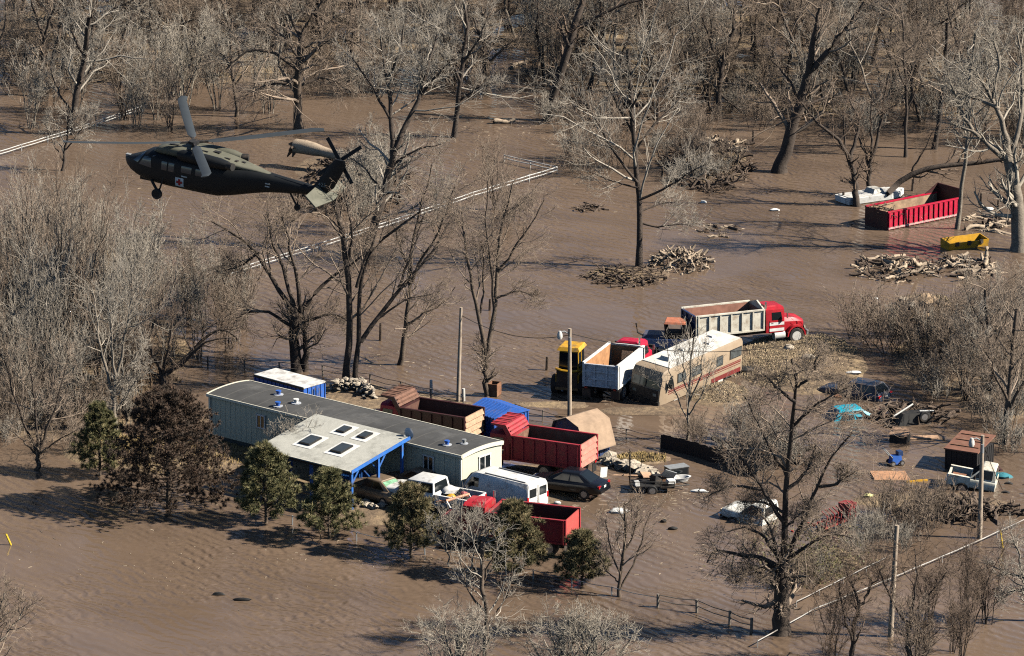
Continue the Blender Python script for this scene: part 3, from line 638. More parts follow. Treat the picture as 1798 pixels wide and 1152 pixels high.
# ---- pickups
def pickup(label, loc, yaw, pm, rx=0, ry=0, crew=True, L=5.9, lift=.0, hood=True, bedm=None, name='pickup_truck', bed=True):
    t = thing(name, label, 'pickup', loc, yaw, 'pickup trucks', rx, ry); w = .98; z0 = .5+lift
    cx1 = L/2-1.35; cx0 = cx1-(2.35 if crew else 1.5); bx0 = -L/2
    m = MB(); m.loft([ring_rr(x, w*k, a, b, 6, 20) for x, k, a, b in ((cx0, 1, z0, 1.18), (cx0+.2, 1, z0, 1.2), (cx1, 1, z0, 1.18))]); m.build('cab_body', pm, t, True)
    if hood: m = MB(); m.loft([ring_rr(x, w*k, a, b, 5, 20) for x, k, a, b in ((cx1-.02, .99, z0, 1.20), (L/2-.5, .97, z0, 1.15), (L/2-.12, .93, z0+.05, 1.08), (L/2, .86, z0+.12, .98))]); m.build('hood', pm, t, True)
    else:
        for s in (-1, 1): MB().box(((cx1+L/2)/2, s*(w-.12), .85), (L/2-cx1, .2, .62)).build('fender', pm, t)
        MB().box((L/2-.06, 0, .95), (.12, w*1.8, .2)).build('front_panel', pm, t); MB().box(((cx1+L/2)/2, 0, .72), (.9, .7, .4)).build('engine', M_rust, t)
    lo = [(cx0+.02, w*.95, 1.16), (cx1+.05, w*.95, 1.16), (cx1+.05, -w*.95, 1.16), (cx0+.02, -w*.95, 1.16)]
    up = [(cx0+.12, w*.80, 1.78), (cx1-.55, w*.80, 1.78), (cx1-.55, -w*.80, 1.78), (cx0+.12, -w*.80, 1.78)]
    tp = [(cx0+.2, w*.70, 1.85), (cx1-.65, w*.70, 1.85), (cx1-.65, -w*.70, 1.85), (cx0+.2, -w*.70, 1.85)]
    m = MB(); m.loft([lo, up, tp]); m.build('cab_roof', pm, t, True)
    def gl(i, j, nm, k0=0, k1=1, e=.05):
        p0, p1, q0, q1 = [Vector(v) for v in (lo[i], lo[j], up[i], up[j])]
        P0, P1, Q0, Q1 = p0.lerp(p1, k0), p0.lerp(p1, k1), q0.lerp(q1, k0), q0.lerp(q1, k1)
        Q = [P0.lerp(Q0, .1), P1.lerp(Q1, .1), P1.lerp(Q1, .92), P0.lerp(Q0, .92)]; Q = [Q[0].lerp(Q[1], e), Q[1].lerp(Q[0], e), Q[2].lerp(Q[3], e), Q[3].lerp(Q[2], e)]
        nn = (Q[1]-Q[0]).cross(Q[3]-Q[0]).normalized(); ce = sum(Q, Vector())/4-Vector(((cx0+cx1)/2, 0, 1.3)); nn = nn if nn.dot(ce) > 0 else -nn
        mm = MB(); mm.plate([q+nn*.004 for q in Q], .012 if (Q[1]-Q[0]).cross(Q[3]-Q[0]).dot(nn) > 0 else -.012); mm.build(nm, M_glass, t)
    gl(1, 2, 'windshield'); gl(0, 3, 'rear_window', e=.1)
    for i, j in ((0, 1), (3, 2)):
        for k0, k1 in (((.0, .47), (.53, 1)) if crew else ((.1, .95),)): gl(i, j, 'side_window', k0, k1)
    bm_ = bedm or pm
    m = MB(); m.box(((bx0+cx0)/2, 0, .74 if bed else .3), (cx0-bx0-.04, w*1.9, .08)); m.build('bed_floor', M_chas, t)
    if bed:
      for s in (-1, 1): MB().box(((bx0+cx0)/2-.02, s*(w-.06), .86), (cx0-bx0-.06, .12, .64)).build('bed_side', bm_, t)
    if bed: MB().box((bx0+.03, 0, .88), (.07, w*1.74, .56)).build('tailgate', bm_, t); MB().box((cx0-.06, 0, .9), (.06, w*1.7, .5)).build('bed_front', bm_, t)
    MB().box((bx0-.08, 0, .55), (.16, w*1.9, .16)).build('rear_bumper', M_chrome, t); MB().box((L/2+.05, 0, .58), (.14, w*1.85, .2)).build('front_bumper', M_chrome, t)
    for x in (-L/2+1.15, L/2-.95):
        for s in (-1, 1): wheel(t, x, s*(w-.1), .39, .39, .25)
    for s in (-1, 1):
        MB().box((bx0+.02, s*(w-.08), .92), (.1, .13, .36)).build('tail_light', M_lamp, t); MB().box((L/2-.02, s*(w-.24), .88), (.08, .3, .18)).build('headlight', M_amber, t); MB().box((cx1-.25, s*(w+.12), 1.28), (.1, .2, .22)).build('mirror', M_chas, t)
    return t
yw = yaw_of((846, 899), (676, 868))
pickup('white crew cab pickup with loaded bed beside the mobile home', anchor(836, 906, (-2.95, 0, 0), yw, .25), yw, M_white, L=6.1)
# load in the bed: sacks, boxes
pw = Vector(anchor(836, 906, (-2.95, 0, 0), yw, .25))
def in_frame(origin, yaw, x, y, z): c, s = math.cos(yaw), math.sin(yaw); return Vector((origin.x+c*x-s*y, origin.y+s*x+c*y, origin.z+z))
rr_ = random.Random(5)
for nm, lb, cc, dd, ro, mt in (('door_frame', 'orange wooden frame standing in the white dump truck bed', (3.6, -.45, 1.75), (.08, .7, 1.3), (0, .25, .1), M_woodtan), ('carton', 'grey carton lying in the white dump truck bed', (2.4, -.1, 1.3), (.7, .55, .4), (.1, .1, .6), M_stone), ('appliance', 'pale boxy appliance behind the carton in the white dump truck', (3.0, .2, 1.3), (.6, .6, .45), (0, .1, .2), M_grey)):
    o = MB().box((0, 0, 0), dd, (.97, .95)).build(nm, mt, None, False, in_frame(WDL, WDY, *cc)); o.rotation_euler = (ro[0], ro[1], ro[2]+WDY); tag(o, lb, nm.replace('_', ' '), 'load in the white dump truck')
for k, (x, y, z, d, mt, lb) in enumerate(((-1.0, -.3, 1.15, (.5, .4, .28), M_white, 'white plastic sheet bunched up behind the pickup cab'), (-1.5, .35, 1.0, (.3, .25, .2), M_yel, 'yellow bag in the white pickup bed'), (-2.0, -.2, 1.02, (.28, .3, .25), paint('pink_plastic', (.55, .12, .12), .6), 'red and white jug in the white pickup bed'), (-2.5, .3, .98, (.35, .3, .2), M_chas, 'black bag at the tailgate of the white pickup'))):
    o = MB().blob((0, 0, 0), d, rr_, .3, 9, 5).build('cargo_bag', mt, None, True, in_frame(pw, yw, x, y, z)); tag(o, lb, 'bag', 'load in the white pickup')
# flatbed trailer with orange and white rail in front
yw2 = yaw_of((846, 915), (765, 890))
tl_ = thing('flatbed_trailer', 'dark open trailer with orange and white tube rail behind a pine', 'trailer', anchor(803, 925, (0, .9, 0), yw2, .1), yw2)
MB().box((0, 0, .62), (3.4, 1.8, .1)).build('deck', M_chas, tl_)
mo = paint('faded_orange', (.60, .26, .14), .6, .3)
m = MB(); m.tube([(1.7, .9, 1.05), (.9, .9, 1.35), (.9, -.9, 1.35), (1.7, -.9, 1.05), (1.7, .9, 1.05)], .08, 6); m.build('head_rail', mo, tl_)
for s in (-1, 1):
    m = MB(); m.tube([(.9, s*.9, 1.35), (.55, s*.9, 1.0), (-1.7, s*.9, 1.0)], .05, 6); m.build('side_rail', M_white, tl_)
    MB().box((0, s*.92, .78), (3.3, .04, .25)).build('side_board', M_chas, tl_)
    for x in (-1.6, -.5, .6): MB().tube([(x, s*.9, .6), (x, s*.9, 1.0)], .03, 4).build('stake', M_grey, tl_)
    for x in (-.5, .3): wheel(tl_, x, s*.8, .34, .34, .2)
MB().box((-1.72, 0, .85), (.08, 1.8, .5)).build('tailgate', M_white, tl_)
for s in (-1, 1): MB().box((-1.78, s*.8, .72), (.05, .12, .25)).build('tail_light', M_lamp, tl_)

# ---- van
yw = yaw_of((930, 897), (835, 873))
van = thing('cargo_van', 'long white cargo van parked by the end of the mobile home', 'van', anchor(893, 905, (-1.5, .95, 0), yw, .15), yw)
st = [(-2.9, .94, .45, 1.98), (-2.8, 1, .40, 2.06), (1.0, 1, .40, 2.06), (1.35, .99, .40, 1.98), (1.75, .98, .40, 1.55), (1.95, .97, .40, 1.28), (2.55, .93, .42, 1.12), (2.8, .82, .5, .98)]
m = MB(); m.loft([[(x, .98*k*u, z0+(z1-z0)*v) for u, v in ((-1, .02), (1, .02), (1, .5), (.93, .9), (.8, 1), (-.8, 1), (-.93, .9), (-1, .5))] for x, k, z0, z1 in st]); m.build('body', M_white, van, True)
m = MB(); m.plate([(1.90, -.85, 1.33), (1.90, .85, 1.33), (1.42, .8, 1.93), (1.42, -.8, 1.93)], .03); m.build('windshield', M_glass, van)
for s in (-1, 1):
    m = MB(); m.plate([(.75, s*.985, 1.25), (1.65, s*.97, 1.25), (1.25, s*.93, 1.8), (.75, s*.93, 1.8)], .02*s); m.build('side_window', M_glass, van)
    MB().box((-2.91, s*.45, 1.5), (.03, .6, .5)).build('rear_window', M_glass, van); MB().box((-2.88, s*.88, 1.15), (.06, .14, .35)).build('tail_light', M_lamp, van)
    MB().box((1.3, s*1.12, 1.35), (.1, .18, .25)).build('mirror', M_chas, van); MB().box((2.74, s*.62, .85), (.08, .3, .18)).build('headlight', M_amber, van)
    for x in (-1.85, 1.95): wheel(van, x, s*.88, .36, .36, .22)
MB().box((-2.915, 0, 1.2), (.02, .03, 1.4)).build('door_seam', M_chas, van); MB().box((-2.98, 0, .5), (.15, 1.85, .16)).build('rear_bumper', M_grey, van); MB().box((2.84, 0, .55), (.12, 1.75, .2)).build('front_bumper', M_grey, van)
for s in (-.4, .4): MB().box((-1.0, s*1.6, 2.10), (3.0, .05, .05)).build('roof_rack_bar', M_grey, van)

# ---- motorhome, nose down
yw = yaw_of((1290, 615), (1150, 664))
rv = thing('motorhome', 'tan motorhome with red stripes sunk nose first in the water', 'motorhome', anchor(1165, 649, (4.0, .0+1.2, 2.4), yw, -.15), yw, None, math.radians(-4), math.radians(3.0)); rv.scale = (1.02, 1, .87)
M_rv = mat('tan_rv_skin', (.35, .265, .18), .5, 0, .1, .8, (.30, .21, .13), .35, .9); M_rvtop = mat('dusty_white_roof', (.68, .65, .58), .75, 0, .12, 1.5, (.45, .39, .31), .35)
st = [(-4.1, .97, .55, 2.92), (-4.0, 1, .50, 3.0), (3.6, 1, .50, 3.0), (3.9, .99, .48, 2.9), (4.08, .98, .45, 2.62), (4.25, .95, .45, 1.6), (4.3, .93, .55, .9)]
m = MB(); m.loft([[(x, 1.22*k*u, z0+(z1-z0)*v) for u, v in ((-1, 0), (1, 0), (1, .92), (.93, 1), (-.93, 1), (-1, .92))] for x, k, z0, z1 in st]); m.build('body', M_rv, rv, True)
MB().box((-.35, 0, 3.02), (7.2, 2.2, .07)).build('roof', M_rvtop, rv)
for x, y, sx, sy, sz in ((2.0, 0, 1.0, .75, .3), (-1.8, .2, .5, .5, .12), (-2.9, -.4, .45, .45, .12), (.2, -.3, .45, .45, .12)):
    MB().box((x, y, 3.05+sz/2), (sx, sy, sz), (.8, .75)).build('roof_unit', M_rimw, rv)
m = MB(); m.plate([(4.22, -1.05, 1.68), (4.22, 1.05, 1.68), (4.05, 1.0, 2.5), (4.05, -1.0, 2.5)], .04); ws = m.build('windshield', M_tglass, rv); MB().box((4.19, 0, 2.08), (.06, .07, .85), rot=(0, -.2, 0)).build('center_pillar', M_chas, ws)
MB().box((4.31, 0, 1.2), (.06, 2.2, .75), rot=(0, -.08, 0)).build('grille', M_chas, rv); MB().box((4.36, 0, .62), (.16, 2.35, .3)).build('bumper', M_chas, rv)
for s in (-1, 1):
    MB().box((4.31, s*.8, 1.2), (.07, .26, .26)).build('headlight', M_amber, rv)
    m = MB(); m.plate([(3.05, s*1.225, 1.65), (3.85, s*1.22, 1.55), (3.75, s*1.21, 2.45), (3.05, s*1.225, 2.45)], .02*s); m.build('cab_window', M_glass, rv)
    for x, w_, z, h_ in ((2.2, .7, 2.05, .6), (.7, 1.0, 2.05, .6), (-1.7, .55, 2.0, .65), (-3.35, 1.1, 2.1, .62)):
        f = MB().box((x, s*1.225, z), (w_+.12, .04, h_+.12)).build('window', M_chas, rv); MB().box((x, s*1.25, z), (w_, .02, h_)).build('pane', mat('grey_glass', (.10, .11, .11), .1, 0, .4, 3), f)
    for z, h_ in ((1.42, .05), (1.30, .09), (1.14, .04)): MB().box((-.2, s*1.228, z), (7.4, .02, h_)).build('stripe', mat('red_stripe', (.20, .03, .028), .55), rv)
    MB().box((-2.4, s*1.225, .68), (3.0, .03, .32)).build('skirt_stripe', mat('red_stripe', (.20, .03, .028), .55), rv)
    for x in (-1.9, 2.6): wheel(rv, x, s*1.05, .42, .42, .28, M_rimw)
    MB().box((3.5, s*1.42, 1.8), (.1, .22, .35)).build('mirror', M_chas, rv)
MB().box((-4.2, .4, .5), (.9, .9, .3)).build('hitch_carrier', M_chas, rv)

# ---- yellow loader seen from behind
yw = math.radians(74)
ld = thing('wheel_loader', 'yellow loader with glazed cab beside the white dump truck', 'loader', anchor(974, 690, (-1.3, .8, .15), yw, -.1), yw)
MB().box((.5, 0, .95), (3.6, 1.5, .9)).build('frame', M_yel, ld)
MB().box((-1.33, 0, 1.12), (.08, 1.36, 1.15)).build('rear_grille', M_chas, ld); MB().box((-1.36, 0, .5), (.12, 1.5, .16)).build('counterweight', mat('rusty_yellow', (.25, .14, .06), .8), ld)
m = MB(); m.tube([(-1.42, -.72, 1.75), (-1.5, -.3, 1.68), (-1.5, .3, 1.72), (-1.42, .72, 1.8)], .075, 6); m.build('guard_bar', M_yel, ld)
MB().box((-.2, 0, 2.2), (1.5, 1.3, 1.35), (.92, .92)).build('cab', M_yel, ld)
MB().box((-.955, 0, 2.2), (.04, 1.14, 1.1), rot=(0, .05, 0)).build('rear_window', M_glass, ld)
for s in (-1, 1):
    for x in (-.55, .15): MB().box((x, s*.635, 2.25), (.52, .04, .95), rot=(s*.045, 0, 0)).build('side_window', M_glass, ld)
MB().box((-.2, 0, 2.98), (1.75, 1.5, .22), (.86, .82)).build('cab_roof', M_yel, ld)
for x in (-.75, 1.5):
    for s in (-1, 1): wheel(ld, x, s*.85, .62, .62, .45, M_yel)
for s in (-.5, .5): m = MB(); m.tube([(1.0, s, 1.7), (2.3, s, 1.1), (3.0, s, .5)], .1, 6); m.build('lift_arm', M_yel, ld)
m = MB(); m.prism([(2.8, .1), (3.6, .1), (3.65, .2), (3.0, .35), (2.95, 1.0), (2.8, 1.0)], -1.0, 1.0); m.build('bucket', M_yel, ld)
MB().tube([(.6, -.45, 1.4), (.6, -.45, 2.4)], .06, 8).build('exhaust_stack', M_chas, ld)

# ---- dark blue work truck with orange cab roof
yw = math.radians(172)
bt = thing('work_truck', 'dark blue work truck with orange topped cab behind the motorhome', 'truck', anchor(1182, 607, (0, 0, .6), yw, -.1), yw)
MB().box((.2, 0, .95), (3.6, 1.7, .5), (1, .9)).build('body', M_dkblue, bt); MB().box((1.2, 0, 1.3), (1.5, 1.4, .3), (.9, .8)).build('hood', paint('slate_paint', (.06, .075, .13), .5, .4), bt)
for x in (-.75, .45):
    for s in (-.62, .62): MB().box((x, s, 1.78), (.1, .1, .95), rot=(0, .12 if x > 0 else 0, 0)).build('cab_pillar', M_chas, bt)
MB().box((-.15, 0, 2.28), (1.4, 1.4, .12), (.9, .9)).build('cab_roof', paint('orange_roof', (.5, .17, .09), .6, .3), bt)
MB().box((-.78, 0, 1.8), (.04, 1.1, .6)).build('rear_window', M_tglass, bt); MB().box((-.15, 0, 1.45), (1.2, 1.2, .25)).build('seat', M_chas, bt)
MB().box((.5, 0, 1.85), (.03, 1.1, .6)).build('windshield', M_glass, bt)
for x in (-1.2, 1.4):
    for s in (-.8, .8): wheel(bt, x, s, .45, .45, .25)
m = MB(); m.tube([(1.7, .3, 1.2), (2.3, .3, 1.5), (2.4, .3, 2.1)], .06, 6); m.build('exhaust_stack', M_chas, bt)

# ---- red open box bodies and other hulks
yw = yaw_of((1559, 373), (1678, 349), 1.35)
L_ = (G(1678, 349, 1.35)-G(1559, 373, 1.35)).length+.4; B_w = (G(1505.6, 361, 1.35)-G(1559, 373, 1.35)).length*.82
rb_ = thing('roll_off_container', 'empty bright red ribbed open container lying in the water under trees', 'container', anchor(1559, 373, (0, 0, 1.35), yw), yw)
hz = 1.35
MB().box((L_/2, B_w/2, .1), (L_, B_w, .12)).build('floor', M_dirtin, rb_)
for y, s in ((0, -1), (B_w, 1)):
    w_ = MB().box((L_/2, y, hz/2), (L_, .07, hz)).build('side_panel', M_crim, rb_)
    MB().box((L_/2, y, hz), (L_+.05, .16, .1)).build('top_rail', M_crim, w_); MB().box((L_/2, y+s*.06, .16), (L_, .14, .12)).build('bottom_rail', mat('pale_rail', (.55, .35, .32), .6, 0, .5, 6), w_)
    MB().box((L_/2, y-s*.05, hz/2), (L_-.2, .02, hz-.15)).build('lining', mat('tan_lining', (.36, .24, .15), .85, 0, .4, 2), w_)
    me = MB().box((0, 0, 0), (.09, .13, hz-.1)).mesh('rib', M_crim)
    for i in range(15): inst('rib', me, w_, (.1+(L_-.2)*i/14, y+s*.06, hz/2))
MB().box((0, B_w/2, hz/2), (.08, B_w, hz)).build('end_panel', M_brred, rb_)  # end away from the sun: its shade is put in as darker red
MB().box((L_, B_w/2, hz/2+.35), (.1, B_w, hz+.7)).build('headboard', M_brred, rb_)
m = MB(); m.plate([(L_-1.3, B_w-.02, hz+.05), (L_, B_w-.02, hz+.05), (L_, B_w-.02, hz+.72)], .06); m.build('headboard_cheek', M_brred, rb_)
rg = random.Random(3)
jb = MB()
for i in range(26): 
    x, y = rg.uniform(.1, 1.4), rg.uniform(.2, B_w-.2); a = rg.uniform(0, 3.14); l_ = rg.uniform(.5, 1.3)
    jb.tube([(x-l_*math.cos(a)/2, y-l_*math.sin(a)/2, rg.uniform(.9, 1.5)), (x+l_*math.cos(a)/2, y+l_*math.sin(a)/2, rg.uniform(.9, 1.5))], rg.uniform(.02, .05), 5)
tag(jb.build('branch_heap', M_woodd, None, False), 'tangle of dark branches heaped in the red open container', 'branches', None, 'stuff').matrix_world = Matrix.Translation(rb_.location) @ Matrix.Rotation(yw, 4, 'Z')

yw = yaw_of((1485, 358), (1590, 342))
fb = thing('boat', 'white flat boat hull lying behind the red open container', 'boat', anchor(1500, 358, (-2.0, -.7, .1), yw, -.05), yw)
m = MB(); m.loft([[(x, y*k, z) for y, z in ((-.95, .1), (.95, .1), (1.05, .55), (-1.05, .55))] for x, k in ((-2.6, .9), (1.2, 1), (2.2, .7), (2.9, .12))]); m.build('hull', M_white, fb)
MB().box((-.3, 0, .57), (4.2, 1.6, .05)).build('deck', M_rimw, fb); MB().box((.3, 0, .75), (1.0, 1.2, .3), (.7, .8)).build('cockpit', paint('dusty_white', (.6, .57, .5), .6), fb)

yw = yaw_of((1664, 438), (1742, 428))
yb = thing('loader_bucket', 'yellow steel bucket half under water near the red open container', 'bucket', anchor(1672, 440, (-1.3, -.5, .05), yw, -.1), yw)
m = MB(); m.prism([(-.55, 0), (.55, 0), (.6, .75), (.5, .75), (.45, .12), (-.45, .12), (-.6, .6), (-.68, .6)], -1.6, 1.6, 'x'); m.build('shell', M_yel, yb)
for x in (-1.6, 1.6): MB().prism([(-.55, 0), (.55, 0), (.6, .75), (-.66, .6)], x-.03, x+.03, 'x').build('end_plate', M_yel, yb)
for x in (-1.0, 0, 1.0): MB().box((x, -.66, .5), (.3, .06, .3)).build('bracket', M_chas, yb)

# ---- sunken vehicles at the right
yw = yaw_of((1745, 850), (1680, 846))
pickup('rusty white old pickup without hood sunk to its doors by the lamp pole', anchor(1722, 862, (.2, 1.0, .55), yw, -.5), yw, paint('old_white', (.74, .72, .60), .6, .35, (.32, .22, .12)), crew=False, L=4.7, hood=False, bed=False, ry=math.radians(-8))
yw = yaw_of((1350, 912), (1288, 900))
pickup('white old pickup drowned behind the big bare tree', anchor(1318, 921, (.2, 1.0, .7), yw, -.72), yw, paint('old_white_too', (.76, .75, .68), .6, .3, (.32, .22, .12)), crew=False, L=4.8, bed=False, ry=math.radians(-7))
yw = yaw_of((1500, 737), (1545, 732))
tc_ = car('teal car sunk to its roof in the dark pool', anchor(1520, 738, (0, -.9, .9), yw, -.98), yw, M_teal, L=4.4, hatch=True, H=1.6, group='sunken cars')
yw = yaw_of((1520, 694), (1455, 682))
car('dark blue hatchback half sunk under the brush', anchor(1487, 698, (0, .9, .45), yw, -.5), yw, paint('mid_blue', (.015, .04, .085), .5, .5), L=4.6, hatch=True, group='sunken cars')
yw = yaw_of((1660, 826), (1712, 834))
ds = thing('rusty_shed', 'dark shed with rust brown roof standing in the water', 'shed', anchor(1661, 789, (0, 0, 1.2), yw), yw)
dl = (G(1718, 795, 1.2)-G(1661, 789, 1.2)).length
M_dksid = mat('black_siding', (.022, .02, .02), .8, 0, .3, 3)
ribbed_box(ds, 0, dl, .0, 2.5, 0, 1.2, M_dksid, .3)
m = MB(); m.prism([(-.1, 1.22), (2.6, 1.62), (2.6, 1.70), (-.1, 1.30)], -.1, dl+.1, 'x'); m.build('roof', mat('rust_roof', (.22, .10, .065), .85, 0, .25, 2, (.30, .18, .12), .4), ds)
for y in (.5, 1.3, 2.1): MB().box((dl/2, y, 1.34+.148*y), (dl*.9, .06, .05)).build('roof_batten', M_rust, ds)

# ---- red harrow-like frame behind brush, blue mower, junk trailer
M_impl = paint('dull_red_paint', (.30, .03, .035), .6, .5)
yw = yaw_of((1440, 935), (1515, 905))
rt = thing('hay_rake', 'red steel framed farm implement behind the grey brush', 'implement', anchor(1475, 925, (0, 0, .3), yw, -.2), yw)
MB().box((0, 0, .55), (3.0, .12, .12)).build('main_beam', M_impl, rt); MB().box((0, .9, .55), (3.0, .12, .12)).build('rear_beam', M_impl, rt)
for i in range(7): MB().box((-1.4+.47*i, .45, .6), (.08, 1.0, .08)).build('cross_bar', M_impl, rt)
for i in range(9):
    m = MB(); m.tube([(-1.4+.35*i, 0, .6), (-1.4+.35*i, -.1, 1.25), (-1.4+.35*i, .3, 1.5)], .045, 5); m.build('tine', M_impl, rt)
MB().box((1.3, .45, 1.0), (.7, .8, .7)).build('seed_box', M_impl, rt)
for s in (-1.2, 1.2): wheel(rt, s, .45, .35, .4, .16)
bm2 = thing('lawn_mower', 'small blue mower standing in the flood near a floating board', 'mower', G(1572, 816, 0), .4)
MB().box((0, 0, .35), (.7, .55, .5), (.8, .8)).build('deck', M_blue, bm2); MB().box((.25, 0, .7), (.3, .4, .3)).build('engine', M_dkblue, bm2)
m = MB(); m.tube([(-.3, -.2, .5), (-.8, -.2, 1.1), (-.8, .2, 1.1), (-.3, .2, .5)], .03); m.build('handle', M_grey, bm2)
for x in (-.3, .3):
    for s in (-.3, .3): wheel(bm2, x, s, .16, .16, .1)
yw = yaw_of((1110, 862), (1180, 862))
jt = thing('utility_trailer', 'black utility trailer with upright tailgate grid standing in the flood', 'trailer', anchor(1145, 868, (0, -.6, 0), yw, -.1), yw)
MB().box((0, 0, .45), (2.6, 1.5, .1)).build('deck', M_chas, jt)
for s in (-.75, .75):
    MB().tube([(-1.3, s, .8), (1.3, s, .8)], .03, 4).build('side_rail', M_chas, jt)
    for x in (-1.3, -.4, .5, 1.3): MB().tube([(x, s, .45), (x, s, .8)], .025, 4).build('stake', M_chas, jt)
    wheel(jt, 0, s*1.15, .3, .3, .18)
bar = MB().tube([(0, 0, 0), (0, 0, 1.9)], .025, 4).mesh('gate_bar', M_chas)
gt_ = MB().tube([(-1.3, -.75, 2.3), (-1.3, .75, 2.3)], .03, 4).build('ramp_gate', M_chas, jt)
for i in range(6): inst('gate_bar', bar, gt_, (-1.3, -.75+.3*i, .45))
MB().tube([(-1.3, -.75, 1.3), (-1.3, .75, 1.3)], .025, 4).build('gate_rail', M_chas, gt_)
m = MB(); m.tube([(1.3, -.6, .5), (2.2, 0, .4)], .04, 4); m.tube([(1.3, .6, .5), (2.2, 0, .4)], .04, 4); m.build('tongue', M_chas, jt)
junk = [('plank', 'long pale plank sticking out of the utility trailer', M_woodtan, (-1.3, .1, .95), (2.2, .12, .05), (0, .12, .3)), ('plywood_sheet', 'small tan board lying on the utility trailer', M_woodtan, (-.3, .2, .95), (.7, .6, .04), (.3, .15, .4)), ('white_bucket', 'white bucket in the utility trailer', M_white, (-.9, -.5, .6), (.3, .3, .35), (0, 0, .3)), ('cushion', 'white cushion at the tongue end of the utility trailer', M_white, (1.1, -.4, .75), (.5, .35, .18), (.2, .1, .5)), ('tool_box', 'black box amid junk on the utility trailer', M_chas, (.3, .1, .75), (.7, .5, .45), (0, .1, .7)), ('crate', 'brown crate amid junk on the utility trailer', M_rust, (.8, .3, .75), (.45, .45, .4), (.1, 0, .2)), ('steel_frame', 'grey frame leaning on junk in the utility trailer', M_grey, (1.0, 0, 1.05), (.9, .06, .5), (.5, .4, .5))]
jl = Vector(jt.location)
for nm, lb, mt, c0, dd, ro in junk:
    o = MB().box((0, 0, 0), dd, (.92, .94)).build(nm, mt, None, False, in_frame(jl, yw, *c0)); o.rotation_euler = (ro[0], ro[1], ro[2]+yw); tag(o, lb, nm.replace('_', ' '), 'junk on the utility trailer')
bt_ = thing('bathtub', 'white tub floating beside a dark upturned box', 'tub', G(1190, 846, -.05), .3)
m = MB(); m.loft([[(.8*k*math.cos(a), .42*k*math.sin(a), z) for a in [6.283*i/16 for i in range(16)]] for k, z in ((.75, 0), (.95, .25), (1.05, .3), (.88, .29), (.7, .08))]); m.build('shell', M_white, bt_, True)
db = thing('television_cabinet', 'dark open box cabinet floating next to the white tub', 'cabinet', G(1188, 838, -.05), .45)
MB().box((0, 0, .35), (1.3, .7, .65)).build('case', M_chas, db); MB().box((.1, -.36, .36), (.9, .02, .5)).build('screen', M_glass, db); MB().box((0, 0, .69), (1.34, .74, .04)).build('top', M_grey, db)
ob = thing('wooden_crate', 'orange brown wooden crate standing against a tree trunk', 'crate', G(868, 694, 0), math.radians(-20))
for i in range(4): MB().box((.3, -.3+.2*i, .42), (.05, .18, .8)).build('slat', M_rust, ob)
for s in (-.38, .38): MB().box((0, s, .42), (.65, .05, .8)).build('side', M_rust, ob)
for i in range(4): MB().box((-.3, -.3+.2*i, .42), (.05, .18, .8)).build('slat', M_rust, ob)
# white mud flap propped behind the red truck
o = MB().box((0, 0, .3), (.5, .05, .62)).build('loose_mud_flap', M_white, None, False, G(1059, 838, .0)); o.rotation_euler = (0, .1, .6); tag(o, 'white mud flap leaning at the back wheel of the red dump truck', 'board')
# planks and boards floating
for nm, lb, px, py, dd, ya, mt in (('floating_board', 'wide orange tan board floating in front of the blue mower', 1562, 835, (2.2, 1.7, .06), .1, mat('orange_board', (.45, .24, .13), .8, 0, .25, 2)), ('floating_plank', 'yellowish pole floating right of the tan board', 1610, 845, (1.4, .14, .1), .35, M_yel), ('floating_plank', 'long orange brown board floating at the edge of the dark pool', 1615, 768, (2.4, .7, .06), .1, M_woodtan), ('floating_plank', 'dark slanted beam sticking out of the pool', 1572, 752, (1.6, .14, .14), -.5, M_chas)):
    p = G(px, py, .02); o = MB().box((0, 0, .02), dd, (.96, .93)).build(nm, mt, None, False, p); o.rotation_euler = (0, .03, ya); tag(o, lb, 'board')
# dark wreckage under brush
wr = thing('wrecked_trailer', 'dark overturned wreckage lying in the black pool', 'wreck', G(1600, 745, -.1), .3)
MB().box((0, 0, .4), (2.2, 1.2, .8), (.8, .6), (.2, 0)).build('hull', M_chas, wr); MB().tube([(-1.2, 0, .6), (.2, .3, 1.2)], .06, 5).build('bar', M_rimw, wr); MB().tube([(.4, -.3, .9), (1.4, -.2, .8)], .05, 5).build('bar', M_grey, wr); wheel(wr, .6, -.6, .6, .33, .2)
hut = thing('broken_hutch', 'small broken dark wooden hutch in the water above the blue mower', 'hutch', G(1580, 778, -.1), -.4)
MB().box((0, 0, .3), (1.1, .7, .55)).build('box', M_chas, hut); m = MB(); m.plate([(-.6, -.4, .55), (.6, -.4, .55), (.6, .4, .85), (-.6, .4, .85)], .04); m.build('lid', M_woodtan, hut)
# ============================================================ helicopter
HD = FPX/28.0
hub = AT(341, 250, HD)
M_od_shaded = mat('olive_drab_shaded', (.008, .0095, .011), .6, 0, .18, 1.2, (.018, .018, .016), .25, 1.0, spec=.3)  # olive drab with the body's shade put into the colour
M_od_lit = mat('olive_drab_lit', (.125, .122, .088), .65, 0, .18, 1.2, (.08, .08, .055), .3, 1.0)  # same olive drab, painted lighter where the sun falls on it
M_blade = mat('rotor_grey', (.038, .045, .05), .6, 0, .12, 1)
M_hglass = mat('canopy_glass', (.012, .03, .04), .06, 0, .3, 2, spec=.8)
